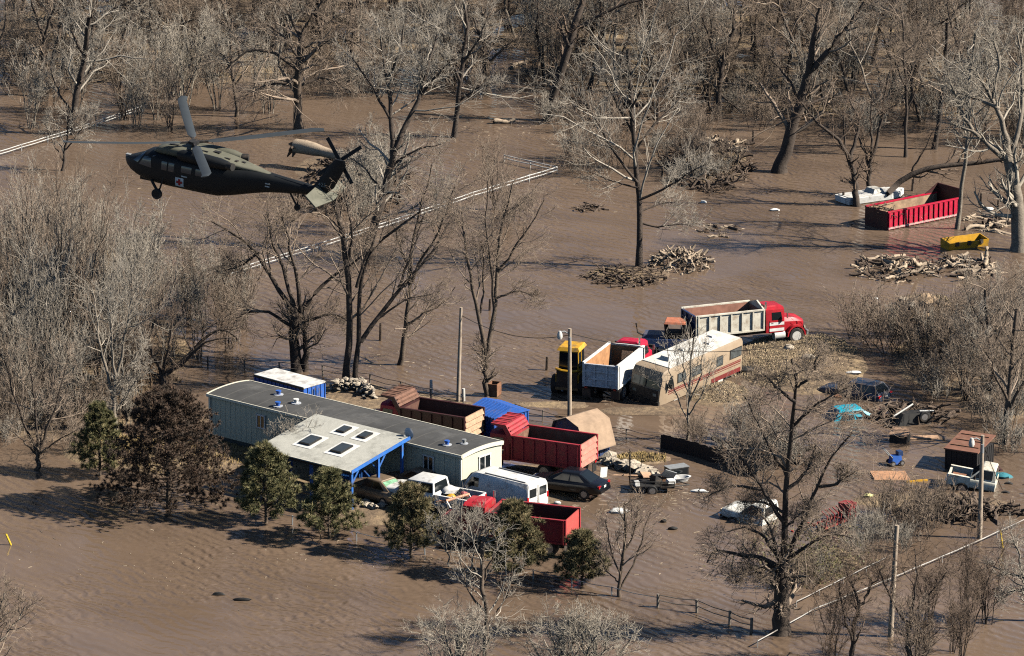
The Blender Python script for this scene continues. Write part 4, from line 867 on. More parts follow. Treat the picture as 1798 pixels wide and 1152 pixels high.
# heading left and a little away; slight nose-up and roll towards the camera
hyaw = math.atan2(.385, -.92)
hel = thing('helicopter', 'dark olive army medical helicopter hovering over the flooded trees', 'helicopter', (0, 0, 0), 0)
Rm = Matrix.Rotation(hyaw, 4, 'Z') @ Matrix.Rotation(math.radians(-6), 4, 'Y') @ Matrix.Rotation(math.radians(-3.5), 4, 'X')
HZ = 3.0
hel.matrix_world = Matrix.Translation(hub) @ Rm @ Matrix.Translation((0, 0, -HZ))
st = [(4.72, .07, .98, 1.16), (4.5, .34, .74, 1.27), (4.1, .62, .48, 1.42), (3.6, .82, .28, 1.62), (3.0, .98, .12, 2.0), (2.4, 1.10, .04, 2.12), (1.2, 1.18, 0, 2.15), (-1.0, 1.18, 0, 2.15), (-2.1, 1.17, .03, 2.18), (-3.0, 1.0, .18, 2.2), (-4.0, .76, .46, 2.18), (-5.2, .54, .78, 2.05), (-6.6, .42, 1.02, 1.94), (-7.9, .34, 1.2, 1.86), (-8.8, .2, 1.32, 1.75)]
m = MB(); m.loft([ring_rr(x, hw, z0, z1, 3.6 if x > -3 else 2.8, 24) for x, hw, z0, z1 in st]); m.build('fuselage', M_od_shaded, hel, True)
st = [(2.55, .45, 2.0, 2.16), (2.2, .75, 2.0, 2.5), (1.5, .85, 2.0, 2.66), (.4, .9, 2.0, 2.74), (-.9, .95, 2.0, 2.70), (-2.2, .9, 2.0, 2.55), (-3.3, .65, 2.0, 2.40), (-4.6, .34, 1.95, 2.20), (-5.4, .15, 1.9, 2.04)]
m = MB(); m.loft([ring_rr(x, hw, z0, z1, 3.2, 18) for x, hw, z0, z1 in st]); m.build('engine_deck', M_od_lit, hel, True)
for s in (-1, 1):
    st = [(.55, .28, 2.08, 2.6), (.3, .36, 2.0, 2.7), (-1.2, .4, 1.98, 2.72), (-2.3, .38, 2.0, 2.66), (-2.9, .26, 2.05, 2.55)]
    m = MB(); m.loft([[(p[0], p[1]+s*.95, p[2]) for p in ring_rr(x, hw, z0, z1, 2.4, 16)] for x, hw, z0, z1 in st]); m.build('engine_cowling', M_od_shaded if s > 0 else M_od_lit, hel, True)  # near cowling gets the shaded copy of the paint, far one the sunlit
    m = MB(); m.tube([(-2.8, s*.98, 2.3), (-3.3, s*1.12, 2.33)], .24, 12); m.build('exhaust', M_chas, hel, True)
for x, y, z, sx, sy in ((-.9, .35, 2.70, .5, .12), (-1.6, -.1, 2.66, .45, .3), (-2.5, .3, 2.52, .4, .12), (-3.1, .2, 2.44, .2, .25), (-3.5, .0, 2.38, .25, .18), (1.2, .3, 2.70, .6, .15), (-.2, .75, 2.72, .5, .1)): MB().box((x, y, z), (sx, sy, .06)).build('deck_vent', M_chas, hel)
for s in (-1, 1): MB().tube([(.62, s*.95, 2.34), (.3, s*.95, 2.36)], .2, 12).build('engine_intake', M_chas, hel)
for s in (-1, 1): MB().tube([(2.2, s*.95, 1.95), (2.2, s*1.25, 2.0)], .03, 5).build('probe', M_grey, hel)
# tail pylon, stabilator, tail rotor
m = MB(); m.loft([[(x+dx, y, z) for dx, y in ((0, 0), (-.25*k, .14*t), (-.85*k, .12*t), (-1.15*k, 0), (-.85*k, -.12*t), (-.25*k, -.14*t))] for x, z, k, t in ((-7.7, 1.35, 1.25, 1.5), (-8.45, 1.95, 1.15, 1.2), (-9.0, 2.75, 1.0, 1), (-9.5, 3.55, .85, .9), (-9.7, 3.85, .6, .6))]); m.build('tail_pylon', M_od_shaded, hel, True)
R2 = Matrix.Rotation(math.radians(-38), 4, 'Y')
m = MB()
pts = [(.45, -2.15, 0), (.62, 0, 0), (.45, 2.15, 0), (-.5, 2.2, 0), (-.75, 0, 0), (-.5, -2.2, 0)]
m.plate([(R2 @ Vector(p))+Vector((-9.15, 0, 1.55)) for p in pts], .09); m.build('stabilator', M_od_lit, hel)
tr = thing_part = link(bpy.data.objects.new('tail_rotor', MB().tube([(0, -.1, 0), (0, .16, 0)], .14, 10).mesh('tail_rotor', M_od_shaded)), hel)
tr.location = (-9.85, -.42, 3.65); tr.rotation_euler = (math.radians(20), 0, 0)
tb = MB().box((.85, 0, 0), (1.62, .05, .24)).mesh('tail_blade', M_od_shaded)
for k in range(4): inst('tail_blade', tb, tr, (0, 0, 0), (0, math.radians(42+90*k), 0))
# landing gear
for s in (-1, 1):
    wheel(hel, 1.75, s*1.38, -.38, .34, .26, M_od_shaded, 'main_wheel')
    m = MB(); m.tube([(1.75, s*1.2, -.36), (2.35, s*1.05, .35)], .09, 8); m.build('drag_strut', M_od_shaded, hel, True); m = MB(); m.tube([(1.72, s*1.2, -.3), (1.45, s*1.1, .75)], .06, 8); m.build('shock_strut', M_od_shaded, hel, True)
wheel(hel, -7.35, 0, .18, .21, .16, M_od_shaded, 'tail_wheel'); m = MB(); m.tube([(-7.35, 0, .2), (-6.75, 0, 1.1)], .06, 8); m.tube([(-7.35, 0, .25), (-7.35, 0, 1.2)], .045, 8); m.build('tail_strut', M_od_shaded, hel, True)
# glazing on both sides
def hull_y(x, z):
    for (xa, wa, a0, a1), (xb, wb, b0, b1) in zip(HS[:-1], HS[1:]):
        if xb <= x <= xa:
            t = (xa-x)/(xa-xb); w, z0, z1 = wa+(wb-wa)*t, a0+(b0-a0)*t, a1+(b1-a1)*t
            q = min(.999, abs((z-(z0+z1)/2)/((z1-z0)/2))); return w*(1-q**3.6)**(1/3.6)
    return .3
HS = [(4.72, .07, .98, 1.16), (4.5, .34, .74, 1.27), (4.1, .62, .48, 1.42), (3.6, .82, .28, 1.62), (3.0, .98, .12, 2.0), (2.4, 1.10, .04, 2.12), (1.2, 1.18, 0, 2.15), (-1.0, 1.18, 0, 2.15), (-2.1, 1.17, .03, 2.18), (-3.0, 1.0, .18, 2.2), (-4.0, .76, .46, 2.18), (-5.2, .54, .78, 2.05), (-6.6, .42, 1.02, 1.94), (-7.9, .34, 1.2, 1.86)]
def skin_quad(par, name, quad, s, m, off=.015, th=.015):
    n = 4; pts = []
    a, b, c, d = quad; V_, F_ = [], []
    for j in range(n+1):
        for i in range(n+1):
            u, v = i/n, j/n
            x = (a[0]*(1-u)+b[0]*u)*(1-v)+(d[0]*(1-u)+c[0]*u)*v; z = (a[1]*(1-u)+b[1]*u)*(1-v)+(d[1]*(1-u)+c[1]*u)*v
            V_.append((x, s*(hull_y(x, z)+off), z))
    for j in range(n):
        for i in range(n): k = j*(n+1)+i; F_.append((k, k+1, k+n+2, k+n+1))
    V2 = [(x, y-s*th*1.5, z) for x, y, z in V_]; N = len(V_)
    return MB().add(V_+V2, F_+[tuple(q+N for q in f[::-1]) for f in F_]).build(name, m, par, True)
for s in (-1, 1):
    skin_quad(hel, 'cockpit_window', [(3.35, 1.18), (2.35, 1.15), (2.45, 1.82), (2.95, 1.78)], s, M_hglass)
    skin_quad(hel, 'windshield', [(3.85, 1.28), (3.45, 1.25), (3.02, 1.86), (3.12, 1.92)], s, M_hglass)
    for x in (1.65, 1.15): skin_quad(hel, 'gunner_window', [(x, 1.2), (x-.4, 1.2), (x-.4, 1.75), (x, 1.75)], s, M_hglass)
    for x in (.25, -.75): skin_quad(hel, 'cabin_window', [(x, 1.3), (x-.72, 1.3), (x-.72, 1.72), (x, 1.72)], s, M_hglass)
    q = skin_quad(hel, 'red_cross_panel', [(.62, .32), (.04, .32), (.04, .92), (.62, .92)], s, mat('marking_white', (.68, .68, .66), .6))
    skin_quad(q, 'cross_bar', [(.54, .54), (.12, .54), (.12, .70), (.54, .70)], s, mat('marking_red', (.30, .01, .015), .6), .03)
    skin_quad(q, 'cross_post', [(.40, .40), (.26, .40), (.26, .84), (.40, .84)], s, mat('marking_red', (.30, .01, .015), .6), .033)
    for x in (.72, -1.25): skin_quad(hel, 'door_seam', [(x, .25), (x-.04, .25), (x-.04, 1.95), (x, 1.95)], s, M_chas, .012)
    skin_quad(hel, 'step', [(.2, 1.02), (-.2, 1.02), (-.2, 1.10), (.2, 1.10)], s, M_rimw, .03)
cu = bpy.data.curves.new('tail_number', 'FONT'); cu.body = '425'; cu.size = .36; cu.extrude = .003; cu.materials.append(mat('tail_number_paint', (.25, .27, .26), .6))
o = text_obj('tail_number', cu, hel); o.location = (-8.75, .19, 1.95); o.rotation_euler = (math.pi/2, 0, math.pi)
for z in (1.32, 1.5):
    MB().box((-5.45, .53, z), (.32, .02, .07)).build('tail_marking', M_rimw, hel)
MB().box((4.55, 0, 1.28), (.3, .25, .12)).build('nose_sensor', M_grey, hel); MB().box((3.2, 0, .02), (.7, .5, .18)).build('belly_antenna', M_od_shaded, hel)
# main rotor
m = MB(); m.tube([(0, 0, 2.6), (0, 0, 3.02)], .16, 10); m.tube([(0, 0, 2.92), (0, 0, 3.1)], .34, 12); mast = m.build('rotor_hub', M_chas, hel, True)
bl = MB(); rings = []
for x, c, z in ((.3, .12, 0), (.8, .14, .02), (1.3, .56, .05), (4.0, .6, .17), (7.5, .6, .42), (7.75, .56, .44), (8.18, .46, .48)):
    sw = 0 if x < 7.6 else (x-7.6)*-.35
    rings.append([(x, sw-c*.5, z), (x, sw-c*.2, z+.05), (x, sw+c*.35, z+.04), (x, sw+c*.5, z), (x, sw+c*.2, z-.02), (x, sw-c*.3, z-.01)])
bl.loft(rings); blm = bl.mesh('rotor_blade', M_blade, True)
inv = (hel.matrix_world.to_3x3()).inverted()
for k in range(4):
    a = math.radians(10+90*k); dirw = Vector((math.cos(a), math.sin(a), 0)); tilt = math.radians(5.0)
    zax = Vector((0, -math.sin(tilt), math.cos(tilt))); dirw = (dirw-zax*dirw.dot(zax)).normalized(); yax = zax.cross(dirw)
    M3 = Matrix((dirw, yax, zax)).transposed() @ Matrix.Rotation(math.radians(7), 3, 'X'); o = inst('rotor_blade', blm, hel, (0, 0, HZ)); o.rotation_euler = (inv @ M3).to_euler()
    inst('blade_grip', MB().box((.55, 0, .02), (.7, .16, .12)).mesh('blade_grip', M_chas) if k == 0 else bpy.data.meshes['blade_grip'], hel, (0, 0, HZ)).rotation_euler = (inv @ M3).to_euler()

# ============================================================ poles, wires, fences
def pole(label, px, base, top, lamp=0, r=.13, name='utility_pole', cross=False, lean=0.0):
    b = G(px, base); h = (base-top)/(scale_at(b)*math.cos(PITCH)); t = thing(name, label, 'pole', b, 0, 'wooden poles')
    MB().tube([(0, 0, -.5), (lean*h*.5, 0, h*.5), (lean*h, 0, h)], [r*1.15, r, r*.8], 10).build('shaft', M_pole, t, True)
    if lamp:
        m = MB(); m.tube([(0, 0, h-.35), (lamp*.35, -.1, h-.15), (lamp*.62, -.15, h-.2)], .05, 8); m.build('lamp_arm', M_grey, t, True)
        m = MB(); m.loft([[(lamp*.62+k*.16*math.cos(a), -.15+k*.16*math.sin(a), z) for a in [6.283*i/12 for i in range(12)]] for k, z in ((.5, h-.12), (1, h-.3), (1.1, h-.5), (.8, h-.62))]); m.build('lamp_head', M_rimw, t, True)
        MB().tube([(0, -.14, h-1.0), (0, -.14, h-.5)], .09, 8).build('meter_can', M_grey, t)
    if cross: MB().box((0, 0, h-.4), (1.6, .1, .12)).build('crossarm', M_pole, t)
    return b+Vector((lean*h, 0, h))
pA = pole('tall pale wooden pole with lamp in front of the yellow loader', 1000, 733, 577, -1)
pB = pole('weathered grey wooden pole behind the blue shed', 804, 706, 540, 0, .12, lean=.035)
pC = pole('pale wooden pole with lamp beside the sunken white pickup', 1720, 945, 763, -1)
pD = pole('leaning bare wooden pole at the bottom right', 1563, 1118, 920, 0, .14, lean=.035)
def cable(label, a, b, sag, r=.022, name='power_cable'):
    pts = [a.lerp(b, i/16)-Vector((0, 0, sag*4*(i/16)*(1-i/16))) for i in range(17)]
    tag(MB().tube(pts, r, 4).build(name, M_chas), label, 'cable')
cable('thin cable sagging from the lamp pole to the grey pole', pA-Vector((0, 0, .4)), pB-Vector((0, 0, .5)), .7)
cable('thin cable running right from the lamp pole over the trucks', pA-Vector((0, 0, .3)), G(1420, 600, 5.0), .9)
cable('thin cable from the right lamp pole down towards the sheds', pC-Vector((0, 0, .4)), G(1760, 860, .5), .1)
def fence(label, pts, h, rails=1, postm=None, railm=None, gap=2.6, r=.035, pr_=.045, name='fence', base=0.0, wire=False):
    W3 = [G(*p) for p in pts]; t = thing(name, label, 'fence', W3[0], 0, 'fence lines')
    o0 = W3[0]
    for a, b in zip(W3[:-1], W3[1:]):
        L = (b-a).length; n = max(1, round(L/gap))
        for i in range(n+1):
            if i == n and b is not W3[-1]: continue
            p = a.lerp(b, i/n)-o0; hh = h*random.uniform(.92, 1.08)
            MB().tube([p+Vector((0, 0, -.4)), p+Vector((random.uniform(-.03, .03), 0, hh))], pr_, 6).build('post', postm or M_grey, t)
        for k in range(rails):
            z = h*(1-k/(rails+.3))-.03
            for i in range(n):
                p, q = a.lerp(b, i/n)-o0, a.lerp(b, (i+1)/n)-o0; mid = p.lerp(q, .5)-Vector((0, 0, .02 if not wire else .07))
                MB().tube([p+Vector((0, 0, z)), mid+Vector((0, 0, z)), q+Vector((0, 0, z))], r, 5).build('rail', railm or M_grey, t)
    return t
M_wrail = mat('white_rail', (.5, .49, .46), .6, 0, .2, 1.5, MUD, .25)
fence('white pipe rail fence crossing the flood at the upper left', [(-10, 279), (130, 236), (250, 196)], .5, 2, M_wrail, M_wrail, 3.0, .04)
fence('long white pipe rail fence crossing the flooded field in the middle', [(405, 487), (560, 440), (700, 395), (830, 350), (978, 305), (885, 284)], .55, 2, M_wrail, M_wrail, 3.0, .045)
M_grail = mat('grey_rail', (.38, .36, .33), .7, 0, .35, .8, MUD, .4, .6)
fence('white rail fence along the lower right edge', [(1330, 1137), (1430, 1080), (1560, 1028), (1700, 968), (1800, 922)], .4, 1, M_grail, M_grail, 3.0, .035, .03)
fence('short white rail behind the big bare tree at lower right', [(1398, 1066), (1480, 1025), (1562, 985)], .35, 1, M_grail, M_grail, 3.0, .028, .03)
M_post = mat('fence_post', (.20, .17, .14), .85, 0, .3, 3)
fence('sagging chain wire fence along the row of pines', [(440, 905), (587, 938), (626, 950), (746, 974), (870, 1002), (1004, 1032), (1074, 1047), (1155, 1065)], .55, 1, M_grey, M_grey, 2.6, .022, wire=True)
fence('flooded wooden post fence in the shaded water at lower right', [(1155, 1066), (1224, 1076), (1281, 1097), (1319, 1110)], .75, 2, M_post, M_post, 2.2, .03, .09, wire=True)
fence('dark post and wire fence behind the container', [(300, 640), (430, 650), (491, 655), (567, 660), (650, 676), (757, 703), (814, 716)], .75, 2, M_post, M_post, 2.4, .02, .06, wire=True)
fence('thin wire fence behind the tan roofed shed', [(905, 728), (1000, 752), (1100, 772), (1160, 786)], .7, 2, M_post, M_post, 2.2, .018, .045, wire=True)
# dark board fence
bf = [(1160, 787), (1215, 800), (1270, 818), (1330, 838)]
W3 = [G(*p) for p in bf]; tf = thing('board_fence', 'low black board fence standing in the water right of the sheds', 'fence', W3[0], 0, 'fence lines'); me = MB().box((0, 0, .35), (.145, .03, 1.1)).mesh('board', mat('black_board', (.03, .025, .022), .85, 0, .4, 3))
for a, b in zip(W3[:-1], W3[1:]):
    n = int((b-a).length/.15)
    for i in range(n): 
        p = a.lerp(b, (i+.5)/n)-W3[0]; inst('board', me, tf, p+Vector((0, 0, random.uniform(-.04, .04))), (0, 0, math.atan2((b-a).y, (b-a).x)+random.uniform(-.05, .05)))
    MB().tube([a-W3[0]+Vector((0, .04, .6)), b-W3[0]+Vector((0, .04, .6))], .04, 4).build('rail', M_chas, tf)
for lb, px, b0, t0, mt in (('short white topped post behind the rusty truck', 757, 690, 668, M_rimw), ('short white topped post left of the blue shed', 814, 704, 683, M_rimw)):
    b = G(px, b0); h = (b0-t0)/26; t = MB().tube([(0, 0, -.3), (0, 0, h*.6), (0, 0, h)], [.1, .1, .09], 8).build('marker_post', mt, None, True, b); tag(t, lb, 'post', 'white posts')
for lb, px, b0, px2, t0 in (('slanted yellow guy wire guard at the right', 1762, 962, 1756, 932), ('slanted yellow guy wire guard at the left edge', 23, 957, 12, 938), ):
    b, h = G(px, b0), (b0-t0)/29; t = MB().tube([(0, 0, -.3), ((px2-px)/29, 0, h)], .06, 6).build('guy_guard', mat('guy_yellow', (.75, .5, .03), .5), None, True, b); tag(t, lb, 'marker', 'yellow guards')
for px, b0, hh, wh in ((1478, 212, .8, 'in the wood right of the massive leaning trunk'), (1322, 250, .9, 'just left of the massive leaning trunk'), (1163, 310, .7, 'right of the lone grey tree'), (1480, 355, .8, 'left of the red open container'), (1602, 335, .9, 'behind the red open container'), (1722, 360, .9, 'right of the red open container, nearer of two'), (1752, 372, .9, 'right of the red open container, rightmost of two'), (1155, 218, 2.2, 'tall and thin, behind the lone grey tree'), (960, 650, .9, 'left of the yellow loader'), (668, 598, 1.2, 'between the twin stemmed and slim trees'), (860, 545, .8, 'behind the forked bare tree')):
    t = MB().tube([(0, 0, -.3), (.03, 0, hh)], [.11, .09], 7).build('fence_stump', M_woodd, None, True, G(px, b0)); tag(t, 'lone dark post in the flood '+wh, 'post', 'lone flooded posts')

# ============================================================ wood piles, rocks, floating scraps
def log_mesh(seed, L, r, mt):
    rg = random.Random(seed); pts = []; x = -L/2; y = z = 0
    n = 6
    for i in range(n+1): pts.append((-L/2+L*i/n, rg.uniform(-.06, .06)*L, rg.uniform(-.05, .05)*L))
    m = MB(); m.tube(pts, [r*(1.1-.5*i/n)*rg.uniform(.85, 1.15) for i in range(n+1)], 7)
    for k in range(2):
        i = rg.randint(2, 4); p = Vector(pts[i]); d = Vector((rg.uniform(.2, .6), rg.uniform(-1, 1), rg.uniform(-.3, 1))).normalized()*L*rg.uniform(.12, .3); m.tube([p, p+d], [r*.5, r*.25], 5)
    return m.mesh('log', mt, True)
LOGS = [log_mesh(i, random.uniform(1.0, 1.9), random.uniform(.06, .13), M_wood if i % 3 else M_woodd) for i in range(9)]
LOGD = [log_mesh(50+i, random.uniform(1.0, 2.2), random.uniform(.04, .1), M_woodd) for i in range(6)]
def pile(label, px, py, ex, ey, h, n, meshes, seed, flat=.25, sc=1.0, name='log_pile', cat='wood pile', piece='log'):
    rg = random.Random(seed); b = G(px, py); e = (G(px+ex, py)-b).length; u = (G(px, py-ey)-b).length
    t = thing(name, label, cat, b, 0, 'drift wood piles')
    for i in range(n):
        a = rg.uniform(0, 6.283); q = math.sqrt(rg.random()); z = h*(1-q)*rg.uniform(.2, 1)+.03
        inst(piece, rg.choice(meshes), t, (e*q*math.cos(a), u*q*math.sin(a), z), (rg.uniform(-.3, .3), rg.uniform(-flat, flat)-.1, rg.uniform(0, 6.283)), sc*rg.choice((.5, .7, .9, 1.1, 1.6)))
    return t
pile('bright heap of pale stumps and logs right of the lone tree', 1195, 462, 56, 19, 1.3, 170, LOGS, 1, 1.0, .55)
pile('dark brush heap at the foot of the lone tree', 1100, 487, 70, 17, .7, 170, LOGD+LOGS[:1], 2, .6, .55, 'brush_pile')
pile('stack of pale logs below the red open container', 1575, 474, 72, 22, .8, 90, LOGS+LOGD[:3], 3, .25, .9)
pile('stack of broken logs below the yellow bucket', 1695, 472, 55, 18, .8, 70, LOGS+LOGD[:3], 4, .35, .9)
pile('large dark root heap under the helicopter tail', 625, 325, 100, 55, 2.4, 290, LOGD+LOGS[:1], 5, .8, 1.0, 'brush_pile')
pile('dark brush heap left of the big leaning tree', 1240, 290, 78, 48, 1.6, 290, LOGD, 6, .8, .8, 'brush_pile')
pile('pale branches lying beyond the dark brush heap', 1270, 258, 50, 12, .6, 30, LOGS, 7, .3, 1.5)
pile('small floating mat of sticks left of the lone tree', 1033, 366, 22, 6, .15, 30, LOGD, 8, .1, .6, 'brush_pile')
pile('thin line of pale sticks in the current', 1265, 405, 40, 12, .15, 22, LOGS, 9, .15, .6)
pile('driftwood bits behind the red open container', 1735, 392, 40, 16, .25, 26, LOGS, 10, .15, 1.0)
pile('drift logs lying in the flooded wood at top centre', 960, 118, 70, 18, .4, 26, LOGS, 11, .2, 1.3)
pile('broken branches by the leaning tree at top centre', 1080, 200, 90, 30, .7, 50, LOGD, 12, .4, 1.5, 'brush_pile')
pile('brush drift under the trees right of the motorhome', 1600, 730, 70, 16, .6, 70, LOGD, 13, .4, 1.0, 'brush_pile')
pile('dark brush row along the water at lower right', 1680, 902, 110, 14, .7, 100, LOGD, 14, .5, 1.0, 'brush_pile')
pile('broken branches on the bank behind the board fence', 1330, 800, 70, 24, .6, 80, LOGD, 15, .5, 1.0, 'brush_pile')
def big_log(label, a, b, za, zb, r0, r1, m=M_wood, name='fallen_log'):
    A, B = G(*a, za), G(*b, zb); rg = random.Random(str(a)); pts = [A.lerp(B, i/9)+Vector((0, 0, rg.uniform(-.08, .08)+.1*math.sin(i))) for i in range(10)]
    t = thing(name, label, 'log', A, 0, 'fallen trunks'); MB().tube([p-A for p in pts], [(r0+(r1-r0)*i/9)*rg.uniform(.8, 1.15) for i in range(10)], 12).build('trunk', m, t, True)
    d = (B-A).normalized(); rt = MB()
    for k in range(9):
        q = Vector((rg.uniform(-.7, .1), rg.uniform(-.7, .7), rg.uniform(-.8, .7))); rt.tube([Vector((0, 0, 0)), q*r0*1.2, q*r0*2.2+Vector((0, 0, rg.uniform(-.2, .2)))], [r0*.5, r0*.3, r0*.1], 6)
    rt.build('root', M_woodd, t, True); return t
big_log('huge bleached fallen trunk with root plate behind the helicopter tail', (520, 256), (660, 285), 1.6, 1.3, .55, .30)
big_log('short pale log lying at top centre', (868, 214), (905, 212), .15, .2, .22, .12)
big_log('pale upright snag in the right hand log stack', (1730, 470), (1733, 436), 0, 1.2, .2, .13)
big_log('forked pale snag above the left hand log stack', (1602, 458), (1618, 468), 1.2, .2, .16, .12)
big_log('long pale trunk floating right of the red open container', (1695, 402), (1765, 390), .1, .15, .16, .08)
# dirt mound with slabs
md = thing('dirt_mound', 'tan dirt mound with dark slabs right of the clearing', 'mound', G(1625, 545), 0)
rg = random.Random(9); m = MB(); c0 = (0, 0, 0)
rings = []
for k in range(6):
    q = k/5; rings.append([(2.3*(1-q*.85)*math.cos(a)*rg.uniform(.85, 1.15), 3.2*(1-q*.85)*math.sin(a)*rg.uniform(.85, 1.15), 1.2*q**1.2-.1) for a in [6.283*i/22 for i in range(22)]])
m.loft(rings); m.build('earth', mat('tan_earth', (.36, .25, .15), .95, 0, .35, 3, (.2, .14, .09), .4, 2, bump=.5, bscale=5), md, True)
for k in range(26):
    a, q = rg.uniform(2.4, 6.0), rg.uniform(.4, 1.0); MB().box((0, 0, 0), (rg.uniform(.3, .9), rg.uniform(.3, .7), .15)).build('slab', rg.choice([M_woodd, M_stone, M_woodd, M_chas]), md, False, (2.2*q*math.cos(a), 3.0*q*math.sin(a), .15+1.0*(1-q))).rotation_euler = (rg.uniform(-.5, .5), rg.uniform(-.5, .5), rg.uniform(0, 3))
# rock piles
ROCK = [MB().blob((0, 0, 0), (.22+.06*i, .24, .16+.03*(i%3)), random.Random(i), .42, 8, 5).mesh('stone', M_stone) for i in range(6)]
def rocks(label, pts, n, seed, h, sc): 
    rg = random.Random(seed); o0 = G(*pts[0]); t = thing('rock_pile', label, 'rocks', o0, 0, 'rock piles')
    for i in range(n):
        k = rg.random()*(len(pts)-1); a, b = pts[int(k)], pts[int(k)+1]; f = k-int(k)
        p = G(a[0]+(b[0]-a[0])*f+rg.gauss(0, 4), a[1]+(b[1]-a[1])*f+rg.gauss(0, 2.2)); zz = ground_z(p)+rg.random()*h
        inst('stone', rg.choice(ROCK), t, p-o0+Vector((0, 0, zz+.05)), (rg.uniform(-.5, .5), rg.uniform(-.5, .5), rg.uniform(0, 6)), sc*rg.uniform(.6, 1.3))
rocks('white boulders in a row behind the utility trailer', [(1066, 812), (1100, 822), (1130, 832), (1150, 840)], 46, 1, .25, 1.15)
rocks('heap of pale stones behind the mobile home roof', [(588, 694), (612, 690), (640, 697), (655, 703)], 120, 2, .6, .5)
rocks('line of pale edging stones in front of the porch', [(606, 884), (640, 892), (668, 899)], 14, 3, .02, .8)
# floating scraps
rg = random.Random(21)
for k, (px, py, sx, sy, mt, lb) in enumerate(((1087, 900, .55, .3, M_white, 'white scrap of foam floating below the black sedan'), (1228, 864, .5, .15, M_white, 'white strip floating right of the white tub'), (1165, 917, .2, .15, M_chas, 'small dark floating lump below the trailer'), (1182, 930, .3, .12, M_chas, 'dark stick floating below the trailer'), (384, 1045, .35, .12, M_chas, 'dark floating lump in the open water at lower left'), (425, 1055, .5, .06, M_chas, 'dark thin stick floating at lower left'), (1235, 356, .25, .15, M_white, 'white speck floating in the upper field'), (1360, 370, .35, .2, M_white, 'white and dark floating object near a post'), (978, 885, .2, .1, M_white, 'white crumb floating below the black sedan'), (1538, 526, .18, .12, M_white, 'white ball floating left of the dirt mound'), (1525, 873, .28, .2, mat('pale_yellow', (.7, .65, .3), .6), 'pale yellow float among the brush at the right'), (1736, 368, .4, .25, M_white, 'white bag floating near the right trees'), (1470, 697, .3, .15, M_rust, 'red brown scrap on the bank above the teal car'), (1360, 885, .18, .3, M_white, 'white bottle standing behind the big tree'), (1760, 838, .6, .4, mat('teal_plastic', (.05, .22, .26), .5), 'teal plastic box right of the sunken pickup'), (1745, 826, .5, .3, M_brred, 'dark red can behind the sunken pickup'), (1500, 660, .5, .2, M_white, 'white object on the bank in the far brush'), (1420, 640, .5, .3, M_stone, 'pale slab on the straw bank'), (1310, 655, .6, .4, M_chas, 'black machine part behind the motorhome'), (1385, 622, .4, .3, M_stone, 'pale rock in the straw by the truck'))):
    o = MB().blob((0, 0, .06), (sx, sy, .12 if sy < .3 else .22), rg, .25, 9, 5).build('floating_scrap', mt, None, True, G(px, py)+Vector((0, 0, ground_z(G(px, py))))); tag(o, lb, 'debris', 'floating scraps')

# drifting twigs, foam and leaf scum, nobody could count it
rng = np.random.default_rng(5); seeds = [(1150, 860, 60, 20), (1100, 895, 50, 14), (1200, 880, 60, 20), (960, 900, 60, 14), (1120, 485, 90, 22), (1240, 405, 60, 16), (1640, 480, 120, 24), (1600, 820, 90, 30), (1700, 870, 70, 20), (620, 330, 110, 40), (800, 640, 150, 30), (1240, 300, 110, 50), (900, 225, 130, 20), (300, 330, 200, 40), (1650, 390, 110, 25), (640, 975, 150, 16), (1180, 960, 150, 40), (300, 985, 260, 60), (1050, 700, 130, 14), (600, 640, 220, 16), (1480, 760, 90, 20)]
C = []
for px, py, ex, ey in seeds:
    for _ in range(70):
        p = G(px+rng.normal()*ex*.6, py+rng.normal()*ey*.6)
        if ground_z(p) <= 0: C.append((p.x, p.y, .012))
C = np.array(C); k = len(C); a = rng.random(k)*3.14; ln = .03+.22*rng.random(k)**3; wd_ = .012+.03*rng.random(k)
u = np.stack([np.cos(a), np.sin(a), 0*a], 1)*ln[:, None]; v = np.stack([-np.sin(a), np.cos(a), 0*a], 1)*wd_[:, None]; top = np.array([0, 0, .02])
V = np.stack([C-u-v, C+u-v*.4, C+u*.8+v, C-u*.7+v, C-u*.5+top, C+u*.5+top], 1).reshape(-1, 3); b6 = np.arange(k)[:, None]*6
F = np.concatenate([b6+np.array([[0, 1, 5, 4]]), b6+np.array([[2, 3, 4, 5]])], 0)
o = link(bpy.data.objects.new('flotsam', np_mesh('flotsam', V, F, mat('flotsam', (.34, .27, .19), .9, 0, .6, .4), False))); tag(o, 'small drifting twigs and pale scum on the flood water', 'flotsam', None, 'stuff')
